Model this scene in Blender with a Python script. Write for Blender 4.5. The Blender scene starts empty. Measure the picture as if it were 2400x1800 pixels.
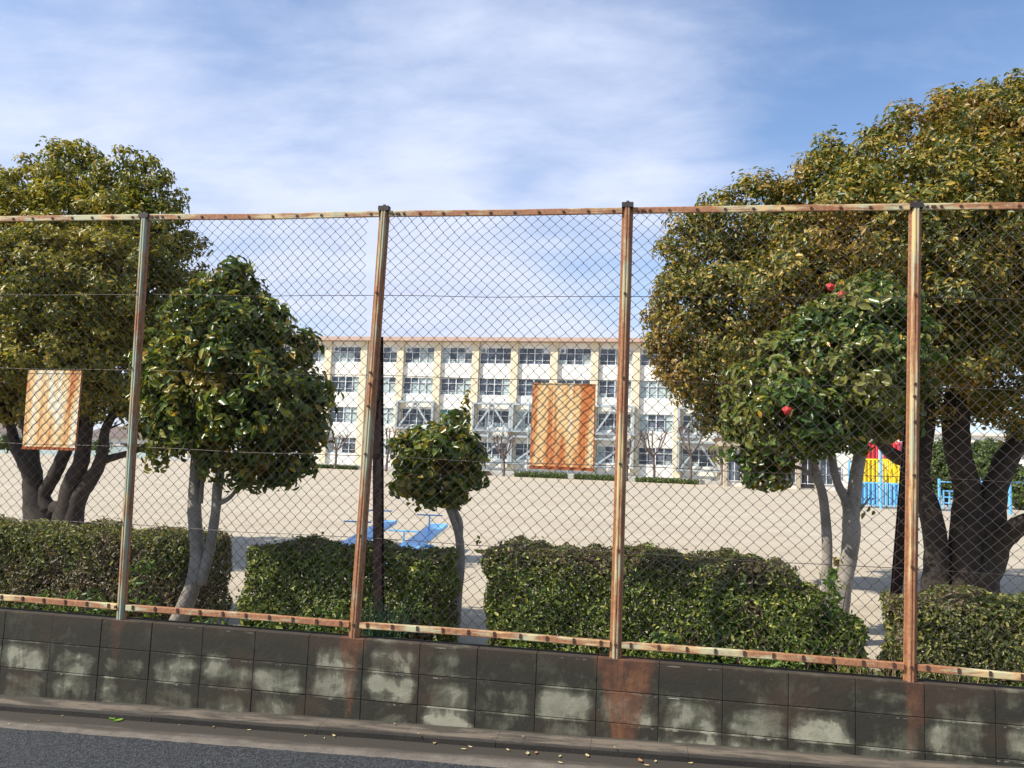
import bpy, math, random
import numpy as np
from math import sin, cos, tan, radians, pi, sqrt, floor
from mathutils import Matrix, Vector
random.seed(7)
RNG = np.random.default_rng(7)
S = bpy.context.scene
COL = S.collection

# ------------------------------------------------------------------ camera
EYE = np.array((0.0, 0.0, 1.5))
FPX = 1880.0
def basis(yaw=9.6, pitch=5.6, rho=2.25):
    y, p, r = map(radians, (yaw, pitch, rho))
    fw = np.array([-sin(y)*cos(p), cos(y)*cos(p), sin(p)])
    R = np.array([cos(y), sin(y), 0]); U = np.cross(R, fw)
    return cos(r)*R+sin(r)*U, cos(r)*U-sin(r)*R, fw
CR, CU, CF = basis()
cam = bpy.data.objects.new('camera', bpy.data.cameras.new('camera')); COL.objects.link(cam)
cam.data.sensor_width = 36; cam.data.lens = 36*FPX/2400
cam.data.clip_start = 0.05; cam.data.clip_end = 6000
cam.matrix_world = Matrix(((CR[0], CU[0], -CF[0], EYE[0]), (CR[1], CU[1], -CF[1], EYE[1]), (CR[2], CU[2], -CF[2], EYE[2]), (0, 0, 0, 1)))
S.camera = cam
def ray(px, py): return CF+CR*(px-1200)/FPX+CU*(900-py)/FPX
def atY(px, py, Y):                       # point of the view ray on the vertical plane y = Y
    r = ray(px, py); return EYE+r*(Y/r[1])
def atZ(px, py, z=0.0):                   # point of the view ray on the level z
    r = ray(px, py); return EYE+r*((z-EYE[2])/r[2])
def ppm(P): return FPX/float((np.array(P)-EYE)@CF)   # photo pixels per metre at a point

# ------------------------------------------------------------------ world and sun
SUN_AZ, SUN_EL = 58.0, 45.0               # sun stands behind the camera and to its left
w = bpy.data.worlds.new('World'); S.world = w; w.use_nodes = True
nt = w.node_tree; nt.nodes.clear()
def N(nt, t, **k):
    n = nt.nodes.new(t)
    for a, v in k.items():
        if a == 'inp':
            for i, x in v.items(): n.inputs[i].default_value = x
        else: setattr(n, a, v)
    return n
def L(nt, a, b): nt.links.new(a, b)
def math_(nt, op, a, b=None, c=None, clamp=False):
    n = N(nt, 'ShaderNodeMath', operation=op); n.use_clamp = clamp
    for i, x in enumerate((a, b, c)):
        if x is None: continue
        if isinstance(x, (int, float)): n.inputs[i].default_value = x
        else: L(nt, x, n.inputs[i])
    return n.outputs[0]
def mixc(nt, f, a, b, mode='MIX'):
    n = N(nt, 'ShaderNodeMix', data_type='RGBA', blend_type=mode)
    for i, x in ((0, f), (6, a), (7, b)):
        if isinstance(x, (int, float)): n.inputs[i].default_value = x
        elif isinstance(x, tuple): n.inputs[i].default_value = (*x[:3], 1)
        else: L(nt, x, n.inputs[i])
    return n.outputs[2]
out = N(nt, 'ShaderNodeOutputWorld'); bg = N(nt, 'ShaderNodeBackground', inp={1: 0.115})
sky = N(nt, 'ShaderNodeTexSky', sky_type='NISHITA', sun_disc=False, sun_elevation=radians(SUN_EL), sun_rotation=radians(180+SUN_AZ))
sky.air_density = 1.0; sky.dust_density = 0.3; sky.ozone_density = 2.5
tc = N(nt, 'ShaderNodeTexCoord'); sep = N(nt, 'ShaderNodeSeparateXYZ'); L(nt, tc.outputs['Generated'], sep.inputs[0])
zz = math_(nt, 'ADD', sep.outputs[2], 0.22)
cx = math_(nt, 'DIVIDE', sep.outputs[0], zz); cy = math_(nt, 'DIVIDE', sep.outputs[1], zz)
cmb = N(nt, 'ShaderNodeCombineXYZ'); L(nt, cx, cmb.inputs[0]); L(nt, cy, cmb.inputs[1])
mp = N(nt, 'ShaderNodeMapping'); L(nt, cmb.outputs[0], mp.inputs[0])
mp.inputs['Rotation'].default_value = (0, 0, radians(-32)); mp.inputs['Scale'].default_value = (0.9, 1.55, 1)
n1 = N(nt, 'ShaderNodeTexNoise', inp={'Scale': 1.3, 'Detail': 9, 'Roughness': 0.56, 'Distortion': 0.35}); L(nt, mp.outputs[0], n1.inputs[0])
n2 = N(nt, 'ShaderNodeTexNoise', inp={'Scale': 3.6, 'Detail': 9, 'Roughness': 0.6, 'Distortion': 0.25}); L(nt, mp.outputs[0], n2.inputs[0])
m = math_(nt, 'ADD', math_(nt, 'MULTIPLY', n1.outputs[0], 1.0), math_(nt, 'MULTIPLY', n2.outputs[0], 0.45))
def lobe(px, py, k, amp):                 # a broad bank (or gap) of cloud around a fixed sky direction
    global m
    d = ray(px, py); d = d/np.linalg.norm(d)
    v = N(nt, 'ShaderNodeVectorMath', operation='DOT_PRODUCT'); L(nt, tc.outputs['Generated'], v.inputs[0]); v.inputs[1].default_value = tuple(d)
    e = math_(nt, 'POWER', math_(nt, 'MAXIMUM', v.outputs['Value'], 0.0), k)
    m = math_(nt, 'ADD', m, math_(nt, 'MULTIPLY', e, amp))
for a in ((500, 300, 30, .10), (-100, 350, 20, .10), (1000, 330, 60, .10), (1400, 60, 90, .16), (1150, 690, 90, .36), (620, 560, 60, .10), (1580, 330, 300, .22), (1500, 470, 400, .12), (330, 130, 90, .10),
          (2200, 150, 30, -.20), (1220, 480, 220, -.22), (560, 60, 160, -.14), (1780, 190, 90, -.10), (1330, 240, 220, -.06), (40, 60, 120, -.12)): lobe(*a)
mr = N(nt, 'ShaderNodeMapRange', interpolation_type='SMOOTHSTEP', inp={1: 0.44, 2: 1.18, 3: 0.0, 4: 0.95}); L(nt, m, mr.inputs[0])
skyc = mixc(nt, 1.0, sky.outputs[0], (1.06, 1.10, 1.16), 'MULTIPLY')
cloud = mixc(nt, n2.outputs[0], (3.5, 4.0, 5.5), (5.3, 5.75, 6.9))
low = N(nt, 'ShaderNodeMapRange', inp={1: 0.42, 2: 0.10, 3: 0.0, 4: 0.34}); L(nt, sep.outputs[2], low.inputs[0])   # thin veil low in the sky
fac = math_(nt, 'ADD', mr.outputs[0], low.outputs[0], clamp=True)
L(nt, mixc(nt, fac, skyc, cloud), bg.inputs[0]); L(nt, bg.outputs[0], out.inputs[0])

sun = bpy.data.objects.new('sun', bpy.data.lights.new('sun', 'SUN')); COL.objects.link(sun)
sun.data.energy = 4.4; sun.data.angle = radians(0.5); sun.data.color = (1, 0.94, 0.84)
sd = Vector((sin(radians(SUN_AZ))*cos(radians(SUN_EL)), cos(radians(SUN_AZ))*cos(radians(SUN_EL)), -sin(radians(SUN_EL))))
sun.rotation_euler = sd.to_track_quat('-Z', 'Y').to_euler(); sun.location = (-20, -30, 30)
S.view_settings.view_transform = 'Standard'; S.view_settings.look = 'None'; S.view_settings.exposure = 0.60; S.view_settings.gamma = 1
S.render.engine = 'CYCLES'; S.render.resolution_x = 1024; S.render.resolution_y = 768
S.cycles.max_bounces = 6; S.cycles.transparent_max_bounces = 6

# ------------------------------------------------------------------ mesh helpers
class MB:
    def __init__(s): s.v = []; s.f = []; s.n = 0; s.mi = []
    def add(s, V, Fs, m=0):
        V = np.asarray(V, float); s.v.append(V)
        for f in Fs: s.f.append(tuple(int(i)+s.n for i in f)); s.mi.append(m)
        s.n += len(V)
    def box(s, lo, hi, M=None, m=0):
        x0, y0, z0 = lo; x1, y1, z1 = hi
        V = np.array([(x0,y0,z0),(x1,y0,z0),(x1,y1,z0),(x0,y1,z0),(x0,y0,z1),(x1,y0,z1),(x1,y1,z1),(x0,y1,z1)], float)
        if M is not None: V = V@M[0].T+M[1]
        s.add(V, [(0,3,2,1),(4,5,6,7),(0,1,5,4),(1,2,6,5),(2,3,7,6),(3,0,4,7)], m)
    def bar(s, a, b, wx, wy=None, up=(0,0,1), m=0):      # rectangular bar from a to b
        a = np.array(a, float); b = np.array(b, float); d = b-a; Ln = np.linalg.norm(d); d /= Ln
        up = np.array(up, float)
        if abs(d@up) > 0.95: up = np.array((0, 1.0, 0))
        x = np.cross(d, up); x /= np.linalg.norm(x); y = np.cross(x, d)
        wy = wy or wx; V = []
        for p in (a, b):
            for sx, sy in ((-1,-1),(1,-1),(1,1),(-1,1)): V.append(p+x*sx*wx/2+y*sy*wy/2)
        s.add(V, [(0,1,2,3),(7,6,5,4),(0,4,5,1),(1,5,6,2),(2,6,7,3),(3,7,4,0)], m)
    def tube(s, pts, rad, n=8, noise=0.0, m=0, caps=True):
        pts = np.asarray(pts, float); k = len(pts)
        if np.isscalar(rad): rad = [rad]*k
        d = np.gradient(pts, axis=0) if k > 1 else pts
        ref = np.array((0.31, 0.87, 0.12)); V = []; X = None
        for i in range(k):
            t = d[i]/(np.linalg.norm(d[i])+1e-9)
            x = ref-t*(ref@t) if X is None else X-t*(X@t)
            x /= np.linalg.norm(x); X = x; y = np.cross(t, x)
            for j in range(n):
                a = 2*pi*j/n; rr = rad[i]*(1+noise*(sin(3*a+i*.7)*.5+RNG.normal()*.5))
                V.append(pts[i]+x*cos(a)*rr+y*sin(a)*rr)
        Fs = [(i*n+j, i*n+(j+1) % n, (i+1)*n+(j+1) % n, (i+1)*n+j) for i in range(k-1) for j in range(n)]
        if caps: Fs += [tuple(range(n))[::-1], tuple(range((k-1)*n, k*n))]
        s.add(V, Fs, m)
    def prism(s, prof, a, b, ux, uy, m=0):               # profile (list of 2d) swept from a to b
        a = np.array(a, float); b = np.array(b, float); ux = np.array(ux, float); uy = np.array(uy, float); k = len(prof)
        V = [a+ux*p+uy*q for p, q in prof]+[b+ux*p+uy*q for p, q in prof]
        s.add(V, [(i, (i+1) % k, k+(i+1) % k, k+i) for i in range(k)]+[tuple(range(k))[::-1], tuple(range(k, 2*k))], m)
    def build(s, name, mats, parent=None, smooth=False, bevel=0):
        me = bpy.data.meshes.new(name)
        V = np.concatenate(s.v) if s.v else np.zeros((0, 3))
        if parent is not None:
            V = V-np.array(parent.location if parent.parent is None else tuple(Vector(parent.location)+Vector(parent.parent.location)))
        me.from_pydata(V.tolist(), [], s.f)
        mats = mats if isinstance(mats, (list, tuple)) else [mats]
        for mm in mats: me.materials.append(mm)
        if len(mats) > 1: me.polygons.foreach_set('material_index', s.mi)
        if smooth: me.polygons.foreach_set('use_smooth', [True]*len(me.polygons))
        me.update()
        o = bpy.data.objects.new(name, me); COL.objects.link(o)
        if parent is not None: o.parent = parent
        if bevel:
            b = o.modifiers.new('bevel', 'BEVEL'); b.width = bevel; b.segments = 2; b.limit_method = 'ANGLE'
        return o
def tag(o, label=None, cat=None, group=None, kind=None):
    for k, v in (('label', label), ('category', cat), ('group', group), ('kind', kind)):
        if v: o[k] = v
    return o
def thing(name, label, cat, loc=(0, 0, 0), group=None):
    o = bpy.data.objects.new(name, None); COL.objects.link(o); o.empty_display_size = .2
    o.location = tuple(float(x) for x in loc); return tag(o, label, cat, group)
def struct(name, mb, m): return tag(mb.build(name, m), kind='structure')
def quadmesh(name, V, F, m, parent=None, smooth=False):     # fast build from numpy arrays (all quads or all tris)
    me = bpy.data.meshes.new(name)
    if parent is not None: V = V-np.array(parent.location)
    V = V.astype(np.float32); F = F.astype(np.int32); k = F.shape[1]
    me.vertices.add(len(V)); me.vertices.foreach_set('co', V.ravel())
    me.loops.add(F.size); me.loops.foreach_set('vertex_index', F.ravel())
    me.polygons.add(len(F)); me.polygons.foreach_set('loop_start', np.arange(0, F.size, k, dtype=np.int32))
    me.polygons.foreach_set('loop_total', np.full(len(F), k, dtype=np.int32))
    if smooth: me.polygons.foreach_set('use_smooth', np.ones(len(F), bool))
    me.materials.append(m); me.update(calc_edges=True); me.validate()
    o = bpy.data.objects.new(name, me); COL.objects.link(o)
    if parent is not None: o.parent = parent
    return o

# ------------------------------------------------------------------ materials
def newmat(name):
    m = bpy.data.materials.new(name); m.use_nodes = True; nt = m.node_tree
    return m, nt, nt.nodes['Principled BSDF']
def noise(nt, scale, detail=5, rough=.55, vec=None, dist=0.0, sc=None):
    n = N(nt, 'ShaderNodeTexNoise', inp={'Scale': scale, 'Detail': detail, 'Roughness': rough, 'Distortion': dist})
    v = vec or N(nt, 'ShaderNodeTexCoord').outputs['Object']
    if sc:
        mp = N(nt, 'ShaderNodeMapping', inp={'Scale': sc}); L(nt, v, mp.inputs[0]); v = mp.outputs[0]
    L(nt, v, n.inputs[0]); return n.outputs[0]
def rng_(nt, x, a, b, c=0., d=1., smooth=True):
    n = N(nt, 'ShaderNodeMapRange', inp={1: a, 2: b, 3: c, 4: d})
    if smooth: n.interpolation_type = 'SMOOTHSTEP'
    L(nt, x, n.inputs[0]); return n.outputs[0]
def bump(nt, b, h, strength=.3, dist=.01):
    n = N(nt, 'ShaderNodeBump', inp={'Strength': strength, 'Distance': dist}); L(nt, h, n.inputs['Height']); L(nt, n.outputs[0], b.inputs['Normal'])
def simple(name, c, rough=.6, var=.25, scale=6., metal=0., bmp=.15, c2=None):
    m, nt, b = newmat(name); f = noise(nt, scale, 6, .6)
    c2 = c2 or tuple(x*(1-var) for x in c)
    L(nt, mixc(nt, rng_(nt, f, .3, .7), c, c2), b.inputs['Base Color'])
    b.inputs['Roughness'].default_value = rough; b.inputs['Metallic'].default_value = metal
    if bmp: bump(nt, b, noise(nt, scale*8, 4), bmp, .005)
    return m
def leafmat(name, ramp, rough=.42, trans=.25, patch=None, patch_scale=1.3, patch_rng=(.5, .62), gain=1.0, ztop=None):
    m, nt, b = newmat(name)
    g = N(nt, 'ShaderNodeNewGeometry'); cr = N(nt, 'ShaderNodeValToRGB'); L(nt, g.outputs['Random Per Island'], cr.inputs[0])
    el = cr.color_ramp.elements
    while len(el) < len(ramp): el.new(.5)
    for e, (p, c) in zip(el, ramp): e.position = p; e.color = (*[min(.8, x*gain) for x in c], 1)
    c = cr.outputs[0]
    if patch:
        f = rng_(nt, noise(nt, patch_scale, 3, .6), *patch_rng)
        if ztop:                                  # browned tips on the sheared top
            so = N(nt, 'ShaderNodeSeparateXYZ'); L(nt, N(nt, 'ShaderNodeTexCoord').outputs['Object'], so.inputs[0])
            f = math_(nt, 'ADD', f, rng_(nt, so.outputs[2], ztop-.22, ztop, 0, .75), clamp=True)
        wn = math_(nt, 'FRACT', math_(nt, 'MULTIPLY', g.outputs['Random Per Island'], 37.7))
        f = math_(nt, 'LESS_THAN', wn, math_(nt, 'MULTIPLY', f, .85))
        c = mixc(nt, f, c, patch)
    L(nt, c, b.inputs['Base Color']); b.inputs['Roughness'].default_value = rough
    b.inputs['Specular IOR Level'].default_value = .45
    tr = N(nt, 'ShaderNodeBsdfTranslucent'); L(nt, mixc(nt, 1., c, (1.5, 1.5, .8), 'MULTIPLY'), tr.inputs[0])
    mx = N(nt, 'ShaderNodeMixShader', inp={0: trans}); L(nt, b.outputs[0], mx.inputs[1]); L(nt, tr.outputs[0], mx.inputs[2])
    L(nt, mx.outputs[0], nt.nodes['Material Output'].inputs[0]); return m
def rusty(name, paint, amount=.5, streak=(30, 30, 2.2), cream=(.62, .5, .3)):
    m, nt, b = newmat(name); tcw = N(nt, 'ShaderNodeTexCoord').outputs['Object']
    f1 = noise(nt, 1., 6, .65, tcw, .3, streak); f2 = noise(nt, 9., 8, .7, tcw); f3 = noise(nt, 1.1, 3, .5, tcw)
    k = math_(nt, 'ADD', math_(nt, 'MULTIPLY', f1, .8), math_(nt, 'ADD', math_(nt, 'MULTIPLY', f2, .35), math_(nt, 'MULTIPLY', f3, .75)))
    r = rng_(nt, k, .95-amount*.45+.14, 1.12-amount*.45+.14)
    rust = mixc(nt, rng_(nt, noise(nt, 40, 6, .7, tcw), .3, .7), (.43, .20, .09), (.25, .105, .05))
    p = mixc(nt, rng_(nt, noise(nt, 5, 4, .6, tcw, 0, (2, 2, .6)), .45, .62), paint, cream)
    L(nt, mixc(nt, r, p, rust), b.inputs['Base Color']); b.inputs['Roughness'].default_value = .75
    bump(nt, b, f2, .4, .003); return m
def stained_plate(name, off):
    m, nt, b = newmat(name); v = N(nt, 'ShaderNodeTexCoord').outputs['Object']
    s1 = noise(nt, 1., 4, .5, v, .4, (11, 1, 1.1)); s2 = noise(nt, 1., 4, .6, v, 0.3, (48, 1, 2.4)); s3 = noise(nt, 16, 8, .75, v)
    k = math_(nt, 'ADD', math_(nt, 'MULTIPLY', s1, 1.), math_(nt, 'ADD', math_(nt, 'MULTIPLY', s2, .35), math_(nt, 'MULTIPLY', s3, .18+off*0)))
    k = math_(nt, 'ADD', k, off)
    base = mixc(nt, rng_(nt, k, .62, .78), (.95, .88, .66), (.90, .60, .26))
    c = mixc(nt, rng_(nt, k, .78, .95), base, (.62, .19, .045))
    L(nt, c, b.inputs['Base Color']); b.inputs['Roughness'].default_value = .6; bump(nt, b, s3, .3, .002); return m
M = {}
M['bark'] = simple('bark', (.045, .032, .023), .9, .55, 9, bmp=.9)
M['bark_grey'] = simple('bark_grey', (.33, .29, .24), .85, .35, 7, bmp=.5, c2=(.19, .165, .13))
M['bark_bare'] = simple('bark_bare', (.19, .145, .125), .9, .4, 3, bmp=.3)
M['twig'] = simple('twig', (.16, .11, .075), .9, .4, 8, bmp=.3)
M['post'] = rusty('post_rusty_paint', (.42, .42, .27), .50, cream=(.62, .46, .22))
M['flange'] = rusty('post_flange_rust', (.40, .38, .24), .95, cream=(.5, .36, .2))
M['post_green'] = rusty('post_green_paint', (.36, .43, .31), .50, cream=(.5, .40, .22))
M['rail'] = rusty('rail_rusty_paint', (.50, .50, .30), .60, (3.5, 30, 30), (.68, .47, .22))
M['brace'] = simple('brace_shaded_rust', (.045, .02, .014), .8, .4, 14, c2=(.016, .012, .010))  # rust brown darkened to near-black, the brace's shadow side put into its colour
M['post_top'] = simple('post_cap_dark', (.05, .038, .032), .7, .4, 20)
M['bolt'] = simple('bolt_rust', (.08, .035, .02), .8, .3, 30)
M['wire'] = simple('wire_mesh', (.055, .052, .048), .6, .5, 3, metal=.3, bmp=0, c2=(.085, .06, .045))
M['plate'] = stained_plate('rust_stained_plate', .06); M['plate_pale'] = stained_plate('rust_stained_pale_plate', -.03)
M['plate_edge'] = simple('plate_edge_rust', (.45, .11, .03), .8, .4, 20)
M['leaf_right'] = leafmat('leaf_right_tree', [(0, (.045, .065, .014)), (.35, (.085, .105, .018)), (.62, (.165, .155, .028)), (.85, (.31, .22, .04)), (1, (.48, .32, .06))], .4, .3, (.28, .18, .04), .9, (.48, .66), gain=1.15)
M['leaf_left'] = leafmat('leaf_left_tree', [(0, (.05, .068, .015)), (.4, (.105, .12, .022)), (.75, (.20, .19, .034)), (.94, (.32, .26, .04)), (1, (.36, .19, .04))], .4, .33, (.30, .25, .04), .8, (.46, .62), gain=1.15)
M['leaf_cam'] = leafmat('leaf_camellia', [(0, (.03, .06, .012)), (.5, (.055, .095, .018)), (.85, (.10, .14, .028)), (.97, (.17, .18, .03)), (1, (.5, .28, .04))], .27, .25, (.17, .17, .035), 1.5, (.40, .6), gain=1.45)
M['leaf_camy'] = leafmat('leaf_camellia_yellowing', [(0, (.035, .06, .012)), (.4, (.065, .10, .018)), (.74, (.13, .155, .025)), (.94, (.24, .22, .035)), (1, (.50, .30, .05))], .3, .26, (.28, .21, .04), 1.6, (.50, .66), gain=1.3)
M['leaf_hedge'] = leafmat('leaf_hedge', [(0, (.055, .08, .018)), (.45, (.11, .155, .03)), (.8, (.21, .25, .045)), (1, (.42, .40, .08))], .4, .3, (.15, .115, .06), 2.2, (.54, .66), gain=1.15, ztop=.84)
M['leaf_hedgeb'] = leafmat('leaf_hedge_brown', [(0, (.055, .07, .022)), (.4, (.10, .125, .03)), (.7, (.18, .19, .045)), (1, (.36, .32, .09))], .45, .28, (.19, .145, .08), 1.8, (.44, .62), gain=1.15, ztop=.88)
M['leaf_round'] = leafmat('leaf_clipped_tree', [(0, (.035, .065, .012)), (.6, (.07, .11, .018)), (1, (.14, .18, .03))], .5, .2)
M['leaf_weed'] = leafmat('leaf_weed', [(0, (.05, .10, .02)), (.6, (.11, .19, .03)), (1, (.30, .34, .06))], .45, .3)
M['straw'] = leafmat('dry_grass', [(0, (.28, .2, .1)), (1, (.55, .42, .24))], .7, .3)
M['iris'] = leafmat('iris_blade', [(0, (.02, .06, .035)), (.6, (.035, .10, .055)), (1, (.09, .16, .06))], .4, .2)
M['flower'] = simple('camellia_flower_red', (.62, .03, .025), .6, .3, 40, bmp=0)
M['blue'] = simple('blue_paint', (.15, .48, .84), .4, .15, 6)
M['bluegrey'] = simple('steel_brace_paint', (.42, .47, .49), .5, .12, 3)
M['yellow'] = simple('yellow_paint', (.85, .62, .02), .4, .1, 6)
M['red'] = simple('red_paint', (.68, .035, .05), .4, .1, 6)
M['wall_white'] = simple('facade_white', (.82, .80, .72), .8, .06, .5)
M['wall_cream'] = simple('column_cream', (.75, .66, .47), .8, .10, .7)
M['wall_pale'] = simple('wall_pale', (.72, .69, .62), .8, .1, .6)
M['roof_pink'] = simple('eave_pink', (.54, .38, .30), .7, .1, .6)
M['beige'] = simple('fascia_beige', (.50, .42, .30), .8, .1, .6)
M['frame'] = simple('window_frame_white', (.75, .77, .77), .4, .1, 2)
M['curtain'] = simple('curtain_pale', (.44, .53, .52), .7, .15, .7)
M['tarp'] = simple('blue_sheet', (.08, .14, .55), .6, .2, 5)
M['white_sheet'] = simple('white_sheet', (.75, .78, .82), .6, .15, 5)
M['soil'] = simple('brown_step', (.30, .21, .14), .9, .25, 1)
M['teal'] = simple('teal_curtain', (.10, .30, .32), .7, .2, 1)
M['concrete'] = simple('concrete_plain', (.5, .48, .44), .9, .2, 3)
def glass():
    m, nt, b = newmat('window_glass')
    v = N(nt, 'ShaderNodeTexCoord').outputs['Object']
    L(nt, mixc(nt, rng_(nt, noise(nt, 1.2, 3, .6, v), .35, .7), (.045, .058, .078), (.16, .19, .23)), b.inputs['Base Color'])
    b.inputs['Roughness'].default_value = .12; return m
M['glass'] = glass()
def sand():
    m, nt, b = newmat('sand_ground'); v = N(nt, 'ShaderNodeTexCoord').outputs['Object']
    c = mixc(nt, rng_(nt, noise(nt, .12, 5, .6, v, 0, (1, 2.2, 1)), .35, .7), (.42, .355, .255), (.47, .405, .30))
    c = mixc(nt, rng_(nt, noise(nt, 1.3, 9, .75, v), .46, .66), c, (.37, .31, .22))
    c = mixc(nt, rng_(nt, noise(nt, 60, 3, .7, v), .58, .75, 0, .5), c, (.30, .26, .21))
    c = mixc(nt, rng_(nt, noise(nt, 1, 6, .7, v, .8, (.35, 2.4, 1)), .54, .66, 0, .7), c, (.345, .285, .20))
    L(nt, c, b.inputs['Base Color']); b.inputs['Roughness'].default_value = .95; bump(nt, b, noise(nt, 30, 6, .7, v), .35, .01); return m
M['sand'] = sand()
def asphalt():
    m, nt, b = newmat('asphalt'); v = N(nt, 'ShaderNodeTexCoord').outputs['Object']
    vo = N(nt, 'ShaderNodeTexVoronoi', inp={'Scale': 85}); L(nt, v, vo.inputs[0])
    c = mixc(nt, rng_(nt, vo.outputs['Color'], .3, .9), (.010, .012, .014), (.052, .057, .062))
    c = mixc(nt, rng_(nt, noise(nt, 95, 3, .8, v), .63, .70), c, (.26, .25, .23))
    c = mixc(nt, rng_(nt, noise(nt, 2.3, 5, .6, v), .45, .8, 0, .5), c, (.03, .032, .034))
    L(nt, c, b.inputs['Base Color']); b.inputs['Roughness'].default_value = .8; bump(nt, b, vo.outputs['Distance'], .9, .006); return m
M['asphalt'] = asphalt()
def gutter():
    m, nt, b = newmat('gutter_concrete'); v = N(nt, 'ShaderNodeTexCoord').outputs['Object']
    sp = N(nt, 'ShaderNodeSeparateXYZ'); L(nt, v, sp.inputs[0])
    wob = math_(nt, 'MULTIPLY', math_(nt, 'SUBTRACT', noise(nt, 1., 6, .65, v, 0, (1.3, 9, 1)), .5), .22)
    y = math_(nt, 'ADD', sp.outputs[1], wob)
    near_kerb = rng_(nt, y, 5.0, 5.10)               # darker band towards the kerb
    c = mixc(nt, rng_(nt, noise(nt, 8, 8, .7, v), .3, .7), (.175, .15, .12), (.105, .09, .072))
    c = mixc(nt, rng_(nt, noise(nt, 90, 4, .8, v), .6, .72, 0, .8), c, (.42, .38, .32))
    c = mixc(nt, near_kerb, c, (.040, .033, .024))
    L(nt, c, b.inputs['Base Color']); b.inputs['Roughness'].default_value = .9; bump(nt, b, noise(nt, 70, 6, .75, v), .7, .006); return m
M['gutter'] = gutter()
def kerbm():
    m, nt, b = newmat('kerb_concrete'); v = N(nt, 'ShaderNodeTexCoord').outputs['Object']
    c = mixc(nt, rng_(nt, noise(nt, 1, 7, .7, v, .3, (2.2, 10, 10)), .40, .62), (.155, .125, .092), (.05, .042, .032))
    c = mixc(nt, rng_(nt, noise(nt, 55, 5, .8, v), .62, .74, 0, .7), c, (.33, .29, .24))
    sp = N(nt, 'ShaderNodeSeparateXYZ'); L(nt, v, sp.inputs[0])
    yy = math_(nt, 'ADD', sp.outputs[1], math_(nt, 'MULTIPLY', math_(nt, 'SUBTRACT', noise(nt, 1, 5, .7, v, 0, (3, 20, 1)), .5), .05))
    c = mixc(nt, rng_(nt, yy, 5.262, 5.238, 0, .9), c, (.014, .012, .009))      # near-black on the drop face
    c = mixc(nt, rng_(nt, yy, 5.37, 5.42, 0, .7), c, (.025, .024, .016))        # darker along the wall foot
    L(nt, c, b.inputs['Base Color']); b.inputs['Roughness'].default_value = .9; bump(nt, b, noise(nt, 40, 6, .7, v), .6, .008); return m
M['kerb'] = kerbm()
POSTX = {1: (-3.76, -3.84), 2: (-1.97, -1.92), 3: (-.165, -.16), 4: (1.65, 1.71)}   # foot and head of the four posts in view
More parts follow.
